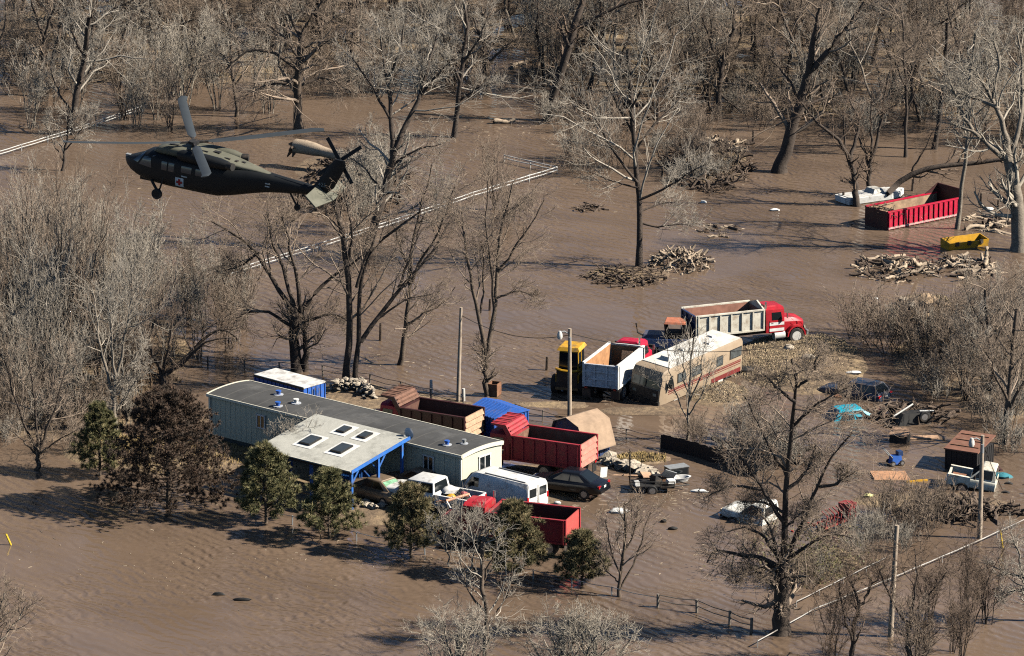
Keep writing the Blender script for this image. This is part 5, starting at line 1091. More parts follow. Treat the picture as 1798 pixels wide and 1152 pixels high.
# ============================================================ trees
def view_pitch(py): return PITCH+math.atan((py-576)/FPX)
def make_tree(name, label, loc, tm, cm, group=None, yaw=0.0, sc=1.0, cat='tree'):
    t = thing(name, label, cat, loc, yaw, group); t.scale = (sc, sc, sc) if not isinstance(sc, (tuple, list)) else sc
    inst('trunk', tm, t); inst('crown', cm, t); return t
def hero(label, base, limbs, kind='brown', seed=1, dens=(9, 7, 7), lr=(.42, .5, .62), up=(.10, .07, .05), minr=.0072, t0=.3, ang=(50, 48, 38), wob=(.2, .22, .17), name='bare_tree', tkind=None, depth=.35, group=None, flat=.6, lmin=(.7, .45, .3)):
    rng = np.random.default_rng(seed); b = G(*base); b.z = ground_z(b)-.15; s = scale_at(b); vp = view_pitch(base[1]); c, sp = math.cos(vp), math.sin(vp)
    done = []; P, R = [], []
    for w, pts in limbs:
        y0 = 0.0
        if done:
            q = np.array(pts[0], float); best = min(done, key=lambda e: (e[0]-q[0])**2+(e[1]-q[1])**2); y0 = best[2]
        sl = rng.uniform(-depth, depth)*(1 if done else .25); curve = rng.uniform(-.3, .3)*depth
        loc3, acc = [], 0.0
        for i, (x, y) in enumerate(pts):
            if i: acc += math.hypot(x-pts[i-1][0], y-pts[i-1][1])/s
            dy = y0+sl*acc+curve*acc*math.sin(acc*.8)
            loc3.append(((x-base[0])/s, dy, ((base[1]-y)/s-dy*sp)/c)); done.append((x, y, dy))
        q = resample(loc3, 10); q[1:-1] += rng.normal(size=(8, 3))*.05*np.array([1, 1, .4]); P.append(q)
        r0 = w/s/2*(.86 if len(P) == 1 else .74); R.append(np.maximum(.012, r0*np.linspace(1, .32 if len(P) > 1 or len(limbs) == 1 else .62, 10)))
    P, R = np.array(P), np.array(R)
    if np.isclose(P[0, 0, 2], 0, atol=.3): R[0, 0] *= 1.35
    k = tkind or kind
    tv, tfa = tubes([(P, R, 9)]); tm = np_mesh('trunk', tv, tfa, M_bark[k])
    cv, cf = tubes(twigs((P, R), rng, dens, lr, ang, up, wob, minr, t0, flat, lmin=lmin)); cm = np_mesh('crown', cv, cf, M_twig[kind])
    return make_tree(name, label, b, tm, cm, group)

hero('tall double trunked elm leaning over the white topped container', (525, 652), [(26, [(522, 655), (516, 600), (518, 545)]), (20, [(534, 655), (540, 600), (532, 540)]), (13, [(518, 548), (490, 505), (455, 440), (420, 410), (372, 385)]), (11, [(520, 545), (500, 470), (480, 420), (470, 370)]), (12, [(530, 545), (524, 480), (512, 430), (500, 380)]), (11, [(535, 540), (570, 490), (610, 465), (650, 440)]), (9, [(515, 570), (470, 540), (420, 545), (400, 580)]), (8, [(540, 560), (585, 545), (620, 565)]), (7, [(455, 440), (430, 460), (400, 470)])], 'brown', 1, dens=(11, 8, 7), lr=(.5, .55, .65), tkind='dark')
hero('dark twin stemmed tree behind the stone heap', (615, 684), [(15, [(607, 684), (610, 630), (618, 560), (612, 470), (603, 410), (590, 355)]), (14, [(622, 684), (634, 610), (630, 550), (628, 500), (648, 440), (690, 410), (740, 380)]), (12, [(634, 605), (662, 565), (700, 510), (760, 455), (800, 375)]), (8, [(628, 510), (640, 470), (660, 430), (672, 380)]), (8, [(612, 470), (625, 420), (615, 380), (608, 340)]), (7, [(700, 510), (725, 440), (745, 385)]), (6, [(662, 565), (710, 530), (760, 520)]), (5, [(603, 410), (580, 390), (570, 370)])], 'brown', 2, dens=(9, 6, 5), lr=(.36, .5, .6), tkind='dark')
hero('slim dark tree between the twin stemmed tree and the grey pole', (702, 640), [(12, [(702, 642), (712, 585), (720, 520), (722, 470)]), (9, [(722, 475), (728, 400), (745, 350), (760, 290)]), (9, [(720, 500), (745, 450), (775, 400), (800, 330)]), (7, [(722, 480), (705, 430), (690, 390)]), (6, [(714, 570), (745, 545), (780, 530), (800, 500)])], 'brown', 3, dens=(10, 7, 6))
hero('forked bare tree with orange crate at its foot', (855, 696), [(15, [(855, 698), (853, 650), (854, 610)]), (12, [(852, 612), (842, 560), (828, 490), (818, 430), (812, 370)]), (13, [(857, 610), (868, 545), (872, 480), (880, 400), (900, 320)]), (7, [(872, 480), (905, 430), (935, 390), (955, 350)]), (7, [(868, 540), (860, 450), (850, 380), (858, 310)]), (6, [(872, 520), (910, 505), (945, 520)]), (6, [(842, 555), (850, 500), (846, 420)])], 'brown', 4, dens=(11, 8, 6), lr=(.42, .5, .62))
hero('lone grey tree standing in the clearing by the log heaps', (1122, 470), [(13, [(1122, 472), (1125, 400), (1120, 330), (1113, 250), (1106, 170), (1100, 90)]), (7, [(1122, 350), (1170, 330), (1210, 300), (1235, 290)]), (7, [(1118, 320), (1075, 270), (1040, 200), (1005, 160)]), (7, [(1115, 265), (1150, 215), (1190, 180), (1215, 140)]), (6, [(1112, 240), (1080, 180), (1050, 120)]), (6, [(1108, 190), (1135, 130), (1150, 80)]), (5, [(1124, 390), (1155, 400), (1190, 390), (1215, 398)]), (5, [(1120, 330), (1080, 320), (1030, 300)]), (5, [(1124, 370), (1165, 355), (1200, 350)])], 'grey', 5, dens=(11, 7, 6), lr=(.5, .5, .55), tkind='dark')
hero('massive leaning trunk with broken fork at upper right', (1368, 302), [(29, [(1368, 304), (1385, 240), (1405, 175), (1415, 130)]), (20, [(1415, 135), (1420, 90), (1428, 45), (1432, 15)]), (18, [(1417, 130), (1450, 85), (1480, 50), (1508, 5)]), (9, [(1400, 190), (1440, 170), (1480, 165), (1510, 180)]), (8, [(1405, 180), (1385, 140), (1350, 100)])], 'brown', 6, dens=(7, 6, 5), lr=(.5, .5, .62), tkind='dark')
hero('dark leaning tree with long right limb at top centre', (962, 212), [(20, [(962, 214), (972, 165), (992, 100), (1010, 45), (1028, -20)]), (11, [(1008, 50), (1050, 25), (1090, 5), (1140, -5)]), (7, [(1000, 80), (980, 40), (960, 10)])], 'dark', 7, dens=(7, 6, 5), lr=(.4, .5, .62))
hero('bushy tan tree with drooping boughs behind the helicopter rotor', (526, 228), [(20, [(526, 230), (522, 170), (526, 110), (532, 60)]), (10, [(526, 120), (490, 90), (440, 80), (400, 120)]), (10, [(528, 110), (570, 70), (610, 60), (650, 95)]), (9, [(530, 70), (510, 20), (480, -20)]), (9, [(532, 60), (560, 10), (590, -20)]), (8, [(524, 150), (480, 140), (430, 165)]), (8, [(524, 150), (570, 130), (610, 150)]), (7, [(528, 100), (495, 55), (450, 30)]), (7, [(530, 90), (575, 40), (620, 15)])], 'brown', 8, dens=(11, 8, 6), lr=(.6, .5, .5), up=(-.02, -.03, -.05))
hero('big grey tree rising over the white rail fence', (645, 445), [(21, [(645, 447), (662, 375), (680, 310), (692, 262)]), (14, [(690, 268), (690, 200), (680, 130), (670, 60)]), (15, [(694, 262), (722, 200), (745, 145), (768, 60)]), (9, [(690, 215), (655, 150), (620, 100)]), (9, [(735, 170), (770, 130), (800, 100)]), (8, [(682, 140), (705, 90), (715, 30)]), (7, [(685, 290), (730, 260), (775, 250)]), (7, [(672, 335), (640, 290), (610, 270)])], 'grey', 9, dens=(10, 7, 6), lr=(.5, .5, .62), tkind='dark')
hero('great dark oak with twisted limbs at lower right', (1370, 1112), [(40, [(1370, 1114), (1372, 1050), (1370, 985)]), (12, [(1362, 990), (1330, 970), (1290, 975), (1255, 955), (1238, 985)]), (17, [(1372, 985), (1370, 900), (1376, 820), (1378, 750), (1388, 690), (1372, 645)]), (11, [(1370, 915), (1335, 865), (1300, 810), (1265, 775)]), (12, [(1378, 985), (1405, 910), (1432, 850), (1445, 800), (1482, 765)]), (8, [(1378, 755), (1420, 715), (1470, 690)]), (8, [(1374, 840), (1345, 790), (1320, 740), (1300, 700)]), (9, [(1382, 715), (1350, 690), (1325, 665)]), (10, [(1374, 860), (1410, 830), (1425, 780)]), (9, [(1360, 990), (1325, 1000), (1290, 1015)]), (9, [(1430, 855), (1460, 850), (1490, 830)]), (8, [(1330, 860), (1280, 850), (1240, 870)]), (8, [(1386, 690), (1410, 660), (1420, 630)]), (10, [(1368, 985), (1340, 940), (1300, 920), (1272, 932)]), (10, [(1376, 980), (1420, 950), (1460, 930), (1492, 942)]), (9, [(1366, 980), (1345, 910), (1310, 885)]), (8, [(1380, 975), (1400, 930), (1440, 900)]), (8, [(1370, 985), (1330, 995), (1280, 1002)]), (8, [(1372, 930), (1400, 900), (1420, 890)]), (8, [(1372, 900), (1340, 880), (1290, 880)])], 'brown', 11, dens=(11, 8, 7), lr=(.45, .5, .62), tkind='dark', wob=(.3, .3, .22), ang=(60, 56, 44))
hero('squat pollard tree with arching right limb at left', (292, 722), [(24, [(292, 725), (290, 690), (285, 655)]), (11, [(290, 655), (330, 625), (355, 595), (385, 568), (412, 572), (425, 605)]), (10, [(284, 655), (268, 610), (250, 575)]), (9, [(292, 650), (320, 640), (370, 590), (410, 590)]), (8, [(286, 660), (300, 600), (310, 550)]), (8, [(284, 660), (255, 640), (240, 600)])], 'dark', 12, dens=(9, 6, 5), tkind='dark', wob=(.3, .3, .3))
hero('small pale forked tree behind the leftmost pine', (203, 760), [(11, [(203, 762), (200, 710), (204, 660)]), (8, [(202, 690), (180, 620), (170, 560), (160, 500)]), (8, [(204, 665), (220, 600), (235, 540), (240, 480)]), (7, [(202, 680), (225, 640), (255, 600)]), (7, [(203, 670), (200, 590), (195, 520)]), (6, [(205, 720), (230, 680), (250, 650)])], 'grey', 13, dens=(10, 6, 5), lr=(.45, .5, .62))
hero('vase shaped bare tree at the lower left bank', (66, 825), [(11, [(66, 827), (67, 800), (68, 775)]), (7, [(66, 790), (45, 740), (30, 690), (20, 630)]), (7, [(68, 780), (70, 720), (62, 650), (60, 600)]), (7, [(69, 785), (95, 730), (110, 680), (125, 620)]), (5, [(67, 790), (85, 720), (92, 660)]), (5, [(66, 795), (35, 760), (10, 740)]), (5, [(68, 795), (100, 770), (140, 750)])], 'brown', 14, dens=(10, 6, 5), lr=(.45, .5, .62), tkind='dark')
hero('branching tree standing at the left end of the red open container', (1507, 362), [(15, [(1507, 364), (1500, 320), (1492, 275)]), (11, [(1494, 285), (1475, 240), (1450, 230), (1420, 200), (1400, 175)]), (10, [(1492, 278), (1500, 240), (1512, 215), (1490, 170)]), (8, [(1496, 300), (1480, 260), (1478, 190)])], 'dark', 15, dens=(8, 6, 5))
hero('pair stem tree behind the red open container', (1527, 342), [(11, [(1527, 344), (1525, 300), (1530, 265)]), (9, [(1528, 275), (1545, 230), (1548, 170), (1560, 120)]), (8, [(1526, 290), (1510, 250), (1500, 225)]), (7, [(1530, 268), (1525, 200), (1530, 150)])], 'dark', 16, dens=(9, 6, 5))
hero('arching dark limb sweeping over the red open container', (1545, 352), [(13, [(1545, 354), (1560, 330), (1590, 300), (1640, 288), (1700, 285), (1762, 276)]), (5, [(1600, 297), (1620, 260), (1640, 220)]), (5, [(1680, 285), (1700, 240), (1710, 200)])], 'dark', 17, dens=(8, 5, 5), lr=(.22, .5, .5), depth=.1)
hero('great pale barked tree leaning in at the right edge', (1790, 440), [(34, [(1790, 445), (1785, 380), (1775, 310), (1760, 260)]), (16, [(1765, 280), (1730, 255), (1700, 225), (1660, 215)]), (16, [(1762, 262), (1750, 200), (1720, 150), (1690, 115)]), (14, [(1768, 280), (1790, 200), (1795, 130), (1780, 60)]), (10, [(1745, 190), (1700, 170), (1660, 160)]), (10, [(1735, 170), (1745, 110), (1730, 60)]), (10, [(1700, 225), (1675, 190), (1650, 130)])], 'pale', 18, dens=(11, 7, 6), lr=(.5, .5, .62), tkind='grey')
hero('straight slim trunk at the right end of the red open container', (1680, 402), [(9, [(1680, 404), (1688, 330), (1693, 250), (1697, 160), (1700, 60)]), (5, [(1692, 260), (1720, 210), (1740, 160)]), (5, [(1694, 230), (1670, 180), (1660, 130)])], 'grey', 19, dens=(12, 6, 5), lr=(.3, .5, .5))
hero('light grey young tree in front of the motorhome', (1206, 772), [(6, [(1206, 774), (1208, 730), (1211, 680), (1212, 630), (1216, 590)]), (4, [(1208, 735), (1185, 690), (1175, 640), (1170, 600)]), (4, [(1209, 725), (1235, 680), (1250, 630)]), (5, [(1210, 690), (1195, 650), (1200, 610)]), (5, [(1210, 700), (1230, 660), (1232, 610)])], 'grey', 20, dens=(8, 5, 4), lr=(.4, .5, .62), up=(.2, .15, .1))
hero('small bare tree in open water right of the last pine', (1088, 1048), [(8, [(1088, 1050), (1090, 1015), (1092, 970), (1098, 920), (1095, 880)]), (6, [(1089, 1030), (1115, 985), (1130, 930), (1142, 895)]), (5, [(1090, 1010), (1072, 960), (1062, 910)]), (5, [(1092, 970), (1115, 930), (1120, 880)]), (4, [(1089, 1020), (1065, 1000), (1052, 970)])], 'brown', 21, dens=(9, 5, 5), lr=(.4, .5, .62), up=(.2, .15, .1))
hero('pale slim tree rising from the bottom edge near the centre', (853, 1185), [(12, [(853, 1187), (856, 1120), (852, 1060), (845, 1000), (848, 950)]), (6, [(855, 1100), (890, 1050), (900, 990)]), (6, [(853, 1070), (820, 1030), (805, 970)]), (5, [(848, 1020), (870, 970), (868, 920)]), (5, [(855, 1130), (825, 1090), (800, 1070)])], 'grey', 22, dens=(7, 5, 4), lr=(.42, .5, .5), tkind='brown')
hero('thin bare sapling in front of the porch roof', (513, 846), [(4, [(513, 848), (508, 815), (500, 780), (492, 745)]), (4, [(513, 846), (520, 800), (535, 760), (548, 735)]), (3, [(510, 820), (515, 780), (512, 745)]), (3, [(512, 830), (490, 800), (478, 765)])], 'grey', 23, dens=(8, 5, 4), lr=(.4, .5, .62), up=(.25, .2, .1), minr=.007, tkind='pale')
for i, (lb, px, py, tx, ty) in enumerate((('leftmost thin sapling in front of the farm truck hood', 790, 995, 775, 900), ('thin sapling in front of the farm truck hood with bushy top', 808, 990, 812, 880), ('rightmost thin sapling in front of the farm truck hood', 826, 1000, 850, 900))):
    hero(lb, (px, py), [(4, [(px, py), ((px+tx)/2, (py+ty)/2+6), (tx, ty)]), (3, [(px, py-25), (px-18, (py+ty)/2), (tx-22, ty+15)]), (3, [(px, py-30), (px+16, (py+ty)/2), (tx+20, ty+20)])], 'grey', 30+i, dens=(8, 5, 4), lr=(.35, .5, .5), up=(.2, .15, .1), minr=.007)
for i, (lb, px, py, h, kd) in enumerate((('white crowned tree poking up at the bottom, left of centre', 800, 1280, 170, 'pale'), ('white crowned tree poking up at the bottom, right of centre', 985, 1290, 185, 'pale'), ('white crowned tree at the bottom, farthest right', 1040, 1285, 165, 'pale'), ('grey crown entering at the lower left corner', -15, 1210, 150, 'brown'))):
    hero(lb, (px, py), [(14, [(px, py), (px+3, py-h*.5), (px+5, py-h)]), (8, [(px+2, py-h*.4), (px-40, py-h*.75), (px-60, py-h*1.0)]), (8, [(px+2, py-h*.45), (px+45, py-h*.8), (px+70, py-h*1.05)]), (7, [(px+3, py-h*.55), (px-15, py-h*.9), (px-22, py-h*1.15)]), (7, [(px+4, py-h*.6), (px+22, py-h*.95), (px+30, py-h*1.15)])], kd, 40+i, dens=(11, 6, 5), lr=(.45, .5, .62), up=(.15, .1, .05), tkind='grey')
hero('bent dark tree at the right edge below the mound', (1745, 690), [(11, [(1745, 692), (1738, 620), (1730, 560), (1725, 510)]), (7, [(1738, 620), (1765, 560), (1785, 500)]), (6, [(1735, 590), (1705, 540), (1690, 500)]), (6, [(1742, 650), (1770, 620), (1800, 600)])], 'brown', 50, dens=(10, 7, 6), lr=(.5, .5, .62))
hero('dark trunk cluster above the brown shed at right', (1765, 780), [(12, [(1765, 782), (1768, 700), (1775, 620), (1780, 540)]), (9, [(1768, 720), (1800, 650), (1810, 590)]), (8, [(1768, 700), (1740, 650), (1720, 600)])], 'brown', 51, dens=(10, 7, 6), lr=(.5, .5, .62))
hero('dark bare tree by the leaning pole at bottom right', (1600, 1165), [(13, [(1600, 1168), (1590, 1100), (1600, 1060)]), (8, [(1595, 1080), (1630, 1040), (1660, 1000)]), (8, [(1592, 1090), (1560, 1050), (1540, 1000)]), (7, [(1600, 1065), (1605, 1010), (1600, 960)])], 'dark', 52, dens=(10, 6, 5))
hero('forked dark tree below the white rail at lower right', (1492, 1165), [(12, [(1492, 1168), (1497, 1110), (1505, 1050)]), (8, [(1503, 1060), (1530, 1020), (1550, 990)]), (7, [(1505, 1055), (1490, 1020), (1480, 985)]), (7, [(1495, 1120), (1475, 1070), (1470, 1020)])], 'dark', 53, dens=(9, 6, 5))
hero('pale arching tree at the right edge near the bottom', (1815, 1090), [(12, [(1815, 1092), (1805, 1040), (1790, 1000)]), (8, [(1795, 1010), (1765, 1000), (1740, 990)]), (8, [(1792, 1005), (1785, 960), (1770, 930)]), (7, [(1800, 1030), (1770, 1035), (1755, 1050)])], 'grey', 54, dens=(10, 7, 5))

hero('dark leaning trunk standing left above the helicopter nose', (122, 236), [(15, [(122, 238), (134, 170), (150, 100), (165, 30)]), (7, [(140, 150), (170, 110), (185, 60)]), (7, [(150, 100), (130, 50), (120, 10)]), (6, [(128, 200), (100, 150), (85, 110)])], 'grey', 60, tkind='dark')
hero('forked dark tree near the upper left corner', (68, 168), [(11, [(68, 170), (75, 110), (82, 60)]), (8, [(82, 65), (65, 20), (55, -20)]), (8, [(82, 60), (100, 15), (110, -20)])], 'brown', 61, tkind='dark')
hero('slim leaning tree right of the big grey tree', (797, 241), [(11, [(797, 243), (803, 190), (812, 120), (820, 50), (815, -10)]), (7, [(812, 110), (840, 70), (860, 20)]), (7, [(808, 140), (785, 90), (775, 40)]), (6, [(805, 175), (840, 150), (880, 140)])], 'grey', 62, tkind='dark')
hero('short thick reddish trunk at top centre', (857, 166), [(17, [(857, 168), (852, 120), (848, 70), (850, 20)]), (8, [(852, 115), (880, 85), (915, 60)]), (8, [(855, 140), (835, 150), (820, 165)]), (7, [(849, 75), (830, 30), (820, -10)])], 'brown', 63, tkind='brown')
hero('dark forked tree behind the pale branches at upper right', (1258, 200), [(14, [(1258, 202), (1264, 140), (1270, 95)]), (10, [(1270, 98), (1285, 50), (1290, -10)]), (9, [(1266, 120), (1245, 70), (1232, 30)]), (6, [(1262, 160), (1285, 180), (1308, 200)])], 'brown', 64, tkind='dark')
hero('straight dark trunk behind the lone grey tree', (1230, 130), [(12, [(1230, 132), (1232, 60), (1234, -30)]), (6, [(1231, 80), (1215, 30), (1205, -10)])], 'brown', 65, tkind='dark')
hero('thin straight tree right of the massive leaning trunk', (1590, 276), [(7, [(1590, 278), (1592, 200), (1586, 120), (1580, 20)]), (4, [(1592, 190), (1610, 140), (1615, 100)]), (4, [(1588, 150), (1570, 110), (1560, 60)])], 'brown', 66, tkind='dark')
hero('leaning tree behind the great pale barked tree', (1640, 262), [(11, [(1640, 264), (1650, 190), (1660, 120), (1655, 40)]), (6, [(1655, 140), (1680, 90), (1690, 40)])], 'brown', 67, tkind='dark')
hero('crooked dark sapling at the crossing of the upper left fence', (108, 300), [(6, [(108, 302), (118, 250), (122, 200)]), (4, [(116, 260), (145, 225), (165, 200)]), (4, [(112, 280), (90, 240), (80, 210)])], 'grey', 68, tkind='dark')
hero('thin tree with low boughs left of the bushy tan tree', (415, 205), [(8, [(415, 207), (412, 150), (405, 90), (410, 30)]), (5, [(412, 150), (440, 110), (455, 70)]), (5, [(410, 120), (380, 80), (365, 40)])], 'grey', 69, tkind='brown')
# ---- prototypes for the wood, copied as individuals
def proto(seed, h, style, kind):
    rng = np.random.default_rng(seed)
    if style == 'forest' or style == 'fork':
        lean = rng.uniform(-.2, .2, 2); z = np.linspace(0, 1, 10); hh = h if style == 'forest' else h*.4
        w = np.cumsum(rng.normal(size=(10, 2))*.035*hh, 0)*z[:, None]
        P = np.stack([lean[0]*z*hh+w[:, 0], lean[1]*z*hh+w[:, 1], z*hh], 1)[None]; r0 = h*.0125
        R = (r0*np.linspace(1, .25 if style == 'forest' else .75, 10))[None]; R[0, 0] *= 1.4; gr = [(P, R, 8)]
        if style == 'fork':
            Q, S = grow(P, R, rng, 4, .7, 1., 1.5, 30, .05, .10, 10, .75, .02, .25, .8); gr.append((Q, S, 6)); P, R = Q, S; tw = twigs((P, R), rng, (8, 7, 6), (.42, .55, .65), ang=(48, 44, 36), wob=(.18, .2, .16), minr=.008, t0=.25, flat=.6)
        else: tw = twigs((P, R), rng, (11, 7, 6, 4), (.36, .48, .55, .65), ang=(50, 48, 42, 36), up=(.12, .08, .06, .04), wob=(.16, .2, .2, .16), minr=.008, t0=.32, flat=.6)
    else:
        n = {'sapling': 7, 'brush': 16, 'thicket': 14}[style]
        b = rng.normal(size=(n, 2))*{'sapling': .18, 'brush': .5, 'thicket': .7}[style]; z = np.linspace(0, 1, 10); dirs = rng.normal(size=(n, 2))*{'sapling': .17, 'brush': .38, 'thicket': .16}[style]
        hs = h*(.6+.5*rng.random(n)); P = []
        for i in range(n):
            w = np.cumsum(rng.normal(size=(10, 2))*.02*h, 0)*z[:, None]; P.append(np.stack([b[i, 0]+dirs[i, 0]*z*hs[i]+w[:, 0], b[i, 1]+dirs[i, 1]*z*hs[i]+w[:, 1], z*hs[i]-.1], 1))
        P = np.array(P); R = (h*.0075*(.6+.7*rng.random((n, 1))))*np.linspace(1, .25, 10)[None]; R = np.maximum(R, .012); gr = [(P, R, 5)]
        tw = twigs((P, R), rng, {'sapling': (8, 5, 3), 'brush': (7, 5), 'thicket': (10, 5)}[style], (.28, .55, .6), ang=(32, 36, 36), up=(.22, .15, .08), minr=.0085, t0=.2, flat=.6)
    tv, tf_ = tubes(gr); cv, cf = tubes(tw)
    return np_mesh('trunk', tv, tf_, M_bark[kind]), np_mesh('crown', cv, cf, M_twig[kind]), {'forest': 'straight ', 'fork': 'forked ', 'sapling': '', 'brush': 'low ', 'thicket': ''}[style]+{'brown': 'brown', 'dark': 'dark', 'grey': 'grey', 'pale': 'pale'}[kind]
PF = [proto(100+i, h, st_, kd) for i, (h, st_, kd) in enumerate(((14, 'forest', 'brown'), (13, 'forest', 'dark'), (12, 'forest', 'brown'), (15, 'fork', 'brown'), (13, 'fork', 'dark'), (11, 'fork', 'grey'), (14, 'forest', 'grey')))]
PS = [proto(200+i, h, 'sapling', kd) for i, (h, kd) in enumerate(((6, 'grey'), (7, 'brown'), (5.5, 'grey'), (6, 'pale')))]
PD = [proto(250+i, 6, 'sapling', 'dark') for i in range(2)]
PT = [proto(300+i, h, 'thicket', kd) for i, (h, kd) in enumerate(((8, 'grey'), (7.5, 'grey'), (8, 'brown')))]
PB = [proto(400+i, h, 'brush', kd) for i, (h, kd) in enumerate(((2.6, 'brown'), (2.2, 'grey'), (2.8, 'brown')))]
def inside(x, y, poly):
    c = False; j = len(poly)-1
    for i in range(len(poly)):
        if (poly[i][1] > y) != (poly[j][1] > y) and x < (poly[j][0]-poly[i][0])*(y-poly[i][1])/(poly[j][1]-poly[i][1])+poly[i][0]: c = not c
        j = i
    return c
WOODX = [(150, 'at the far left edge'), (300, 'above the helicopter nose'), (450, 'above the rotor hub'), (600, 'near the bushy tan tree'), (760, 'behind the big grey tree'), (940, 'left of the dark leaning tree'), (1100, 'near the dark leaning tree'), (1250, 'behind the lone grey tree'), (1400, 'left of the massive leaning trunk'), (1550, 'right of the massive leaning trunk'), (1700, 'behind the red open container'), (9999, 'at the far right edge')]
ORD = ['first', 'second', 'third', 'fourth', 'fifth', 'sixth', 'seventh', 'eighth', 'ninth', 'tenth', 'eleventh', 'twelfth', 'thirteenth', 'fourteenth', 'fifteenth', 'sixteenth', 'seventeenth', 'eighteenth', 'nineteenth', 'twentieth']
USED = {}
def scatter(poly, n, protos, label, name, group, seed, s0=.8, s1=1.2, gap=1.6, keep=(), cat='tree', wood=False):
    rg = random.Random(seed); xs_ = [p[0] for p in poly]; ys_ = [p[1] for p in poly]; pts = []; tries = 0
    while len(pts) < n and tries < n*60:
        tries += 1; x, y = rg.uniform(min(xs_), max(xs_)), rg.uniform(min(ys_), max(ys_))
        if not inside(x, y, poly) or any(inside(x, y, k) for k in keep): continue
        p = G(x, y)
        if any((p-q[2]).length < gap for q in pts): continue
        pts.append((x, y, p, rg.choice(protos), rg.uniform(s0, s1), rg.uniform(0, 6.28), rg.uniform(.9, 1.1)))
    pts.sort(key=lambda q: q[0]); cnt = {}
    for x, y, p, (tm, cm, adj), s, ya, zs in pts:
        p = p.copy(); p.z = ground_z(p)-.1
        if wood:
            row = 'far' if y < 20 else ('back' if y < 80 else ('middle' if y < 140 else 'front')); wh = next(w for lim, w in WOODX if x < lim); lb = f'{adj} {name.split("_")[-1]} in the {row} of wood {wh}'
        else:
            k = (adj,); i = cnt.get(k, 0); cnt[k] = i+1; lb = f'{ORD[min(i, 19)]} {adj} {label}, counted from left'
        if wood:
            q = lb; USED[q] = USED.get(q, 0)+1
            if USED[q] > 1: lb = ORD[USED[q]-1]+' '+lb
        make_tree(name, lb, p, tm, cm, group, ya, (s, s, s*zs), cat)
TOP = [[(680, 190), (1060, 190), (1060, 300), (680, 300)], [(840, 70), (920, 70), (920, 190), (840, 190)]]
scatter([(-40, -60), (600, -60), (600, 150), (-40, 165)], 82, PF, '', 'bare_tree', 'wood at the top left', 1, .75, 1.1, 1.8, wood=True)
scatter([(600, -60), (1200, -60), (1200, 180), (600, 150)], 70, PF, '', 'bare_tree', 'wood at the top centre', 2, .75, 1.1, 1.8, TOP, wood=True)
scatter([(1200, -60), (1840, -60), (1840, 250), (1640, 230), (1200, 170)], 92, PF, '', 'bare_tree', 'wood at the top right', 3, .7, 1.1, 1.8, wood=True)
scatter([(-40, -40), (620, -40), (600, 180), (-40, 170)], 58, PB+PS[:2], '', 'shrub', 'undergrowth at the top left', 4, .8, 1.5, 1.2, (), 'shrub', True)
scatter([(620, -40), (1200, -40), (1200, 230), (620, 170)], 54, PB+PS[:2], '', 'shrub', 'undergrowth at the top centre', 5, .8, 1.5, 1.2, TOP, 'shrub', True)
scatter([(1160, -40), (1840, -40), (1840, 290), (1440, 230), (1180, 260)], 72, PB+PS[:2], '', 'shrub', 'undergrowth at the top right', 6, .8, 1.5, 1.2, (), 'shrub', True)
scatter([(-40, 470), (110, 480), (240, 600), (240, 720), (-40, 760)], 30, PT, 'sapling clump in the thicket at the left edge', 'sapling_clump', 'thicket at the left edge', 7, .85, 1.25, 1.4)
scatter([(90, 440), (330, 520), (390, 640), (240, 640), (120, 560)], 14, PS, 'sapling between the thicket and the pollard tree', 'sapling', 'saplings left of the pollard tree', 8, .8, 1.2, 1.5)
scatter([(-30, 640), (230, 640), (270, 740), (120, 800), (-30, 780)], 26, PB, 'bush on the left bank', 'bush', 'bushes on the left bank', 9, .7, 1.1, 1.1, (), 'bush')
scatter([(330, 560), (480, 560), (440, 650), (330, 640)], 7, PS[:2], 'sapling left of the container', 'sapling', 'saplings left of the container', 10, .8, 1.1, 1.2)
scatter([(600, 350), (980, 340), (960, 420), (640, 430)], 9, PS+PB[:1], 'sapling along the white rail fence', 'sapling', 'saplings along the rail fence', 11, .7, 1.0, 2.0)
scatter([(20, 190), (240, 170), (480, 180), (480, 230), (230, 250), (60, 240)], 13, PS+PB[:1], 'sapling near the helicopter rotor', 'sapling', 'saplings near the helicopter', 12, .9, 1.3, 1.4)
scatter([(1500, 590), (1800, 560), (1800, 650), (1640, 660), (1500, 640)], 20, PB, 'brush between the dirt mound and the dark pool', 'bush', 'brush right of the motorhome', 13, .9, 1.35, 1.1, (), 'bush')
scatter([(1560, 650), (1800, 620), (1800, 720), (1640, 715)], 12, PB+PS[:2], 'brush above the dark pool', 'bush', 'brush above the dark pool', 23, .8, 1.1, 1.2, (), 'bush')
scatter([(1730, 690), (1800, 690), (1800, 800), (1760, 790)], 7, PB, 'brush behind the rusty shed', 'bush', 'brush behind the rusty shed', 14, .9, 1.3, 1.0, (), 'bush')
scatter([(1250, 740), (1350, 740), (1400, 830), (1290, 815)], 7, PB, 'bush behind the board fence', 'bush', 'bushes behind the board fence', 15, .7, 1.1, 1.0, (), 'bush')
scatter([(1400, 1000), (1480, 970), (1640, 905), (1680, 915), (1420, 1060)], 8, PB, 'bush along the lower right rail', 'bush', 'bushes along the lower right rail', 16, .6, .9, 1.4, (), 'bush')
scatter([(1420, 915), (1640, 900), (1640, 960), (1420, 960)], 7, PB, 'bush around the red implement', 'bush', 'bushes around the red implement', 17, .7, 1.1, 1.2, (), 'bush')
scatter([(1400, 1120), (1720, 1060), (1820, 1120), (1820, 1240), (1380, 1240)], 9, PS[1:2]+PD, 'sapling in the bottom right corner', 'sapling', 'saplings at the bottom right', 18, .55, .85, 1.6)
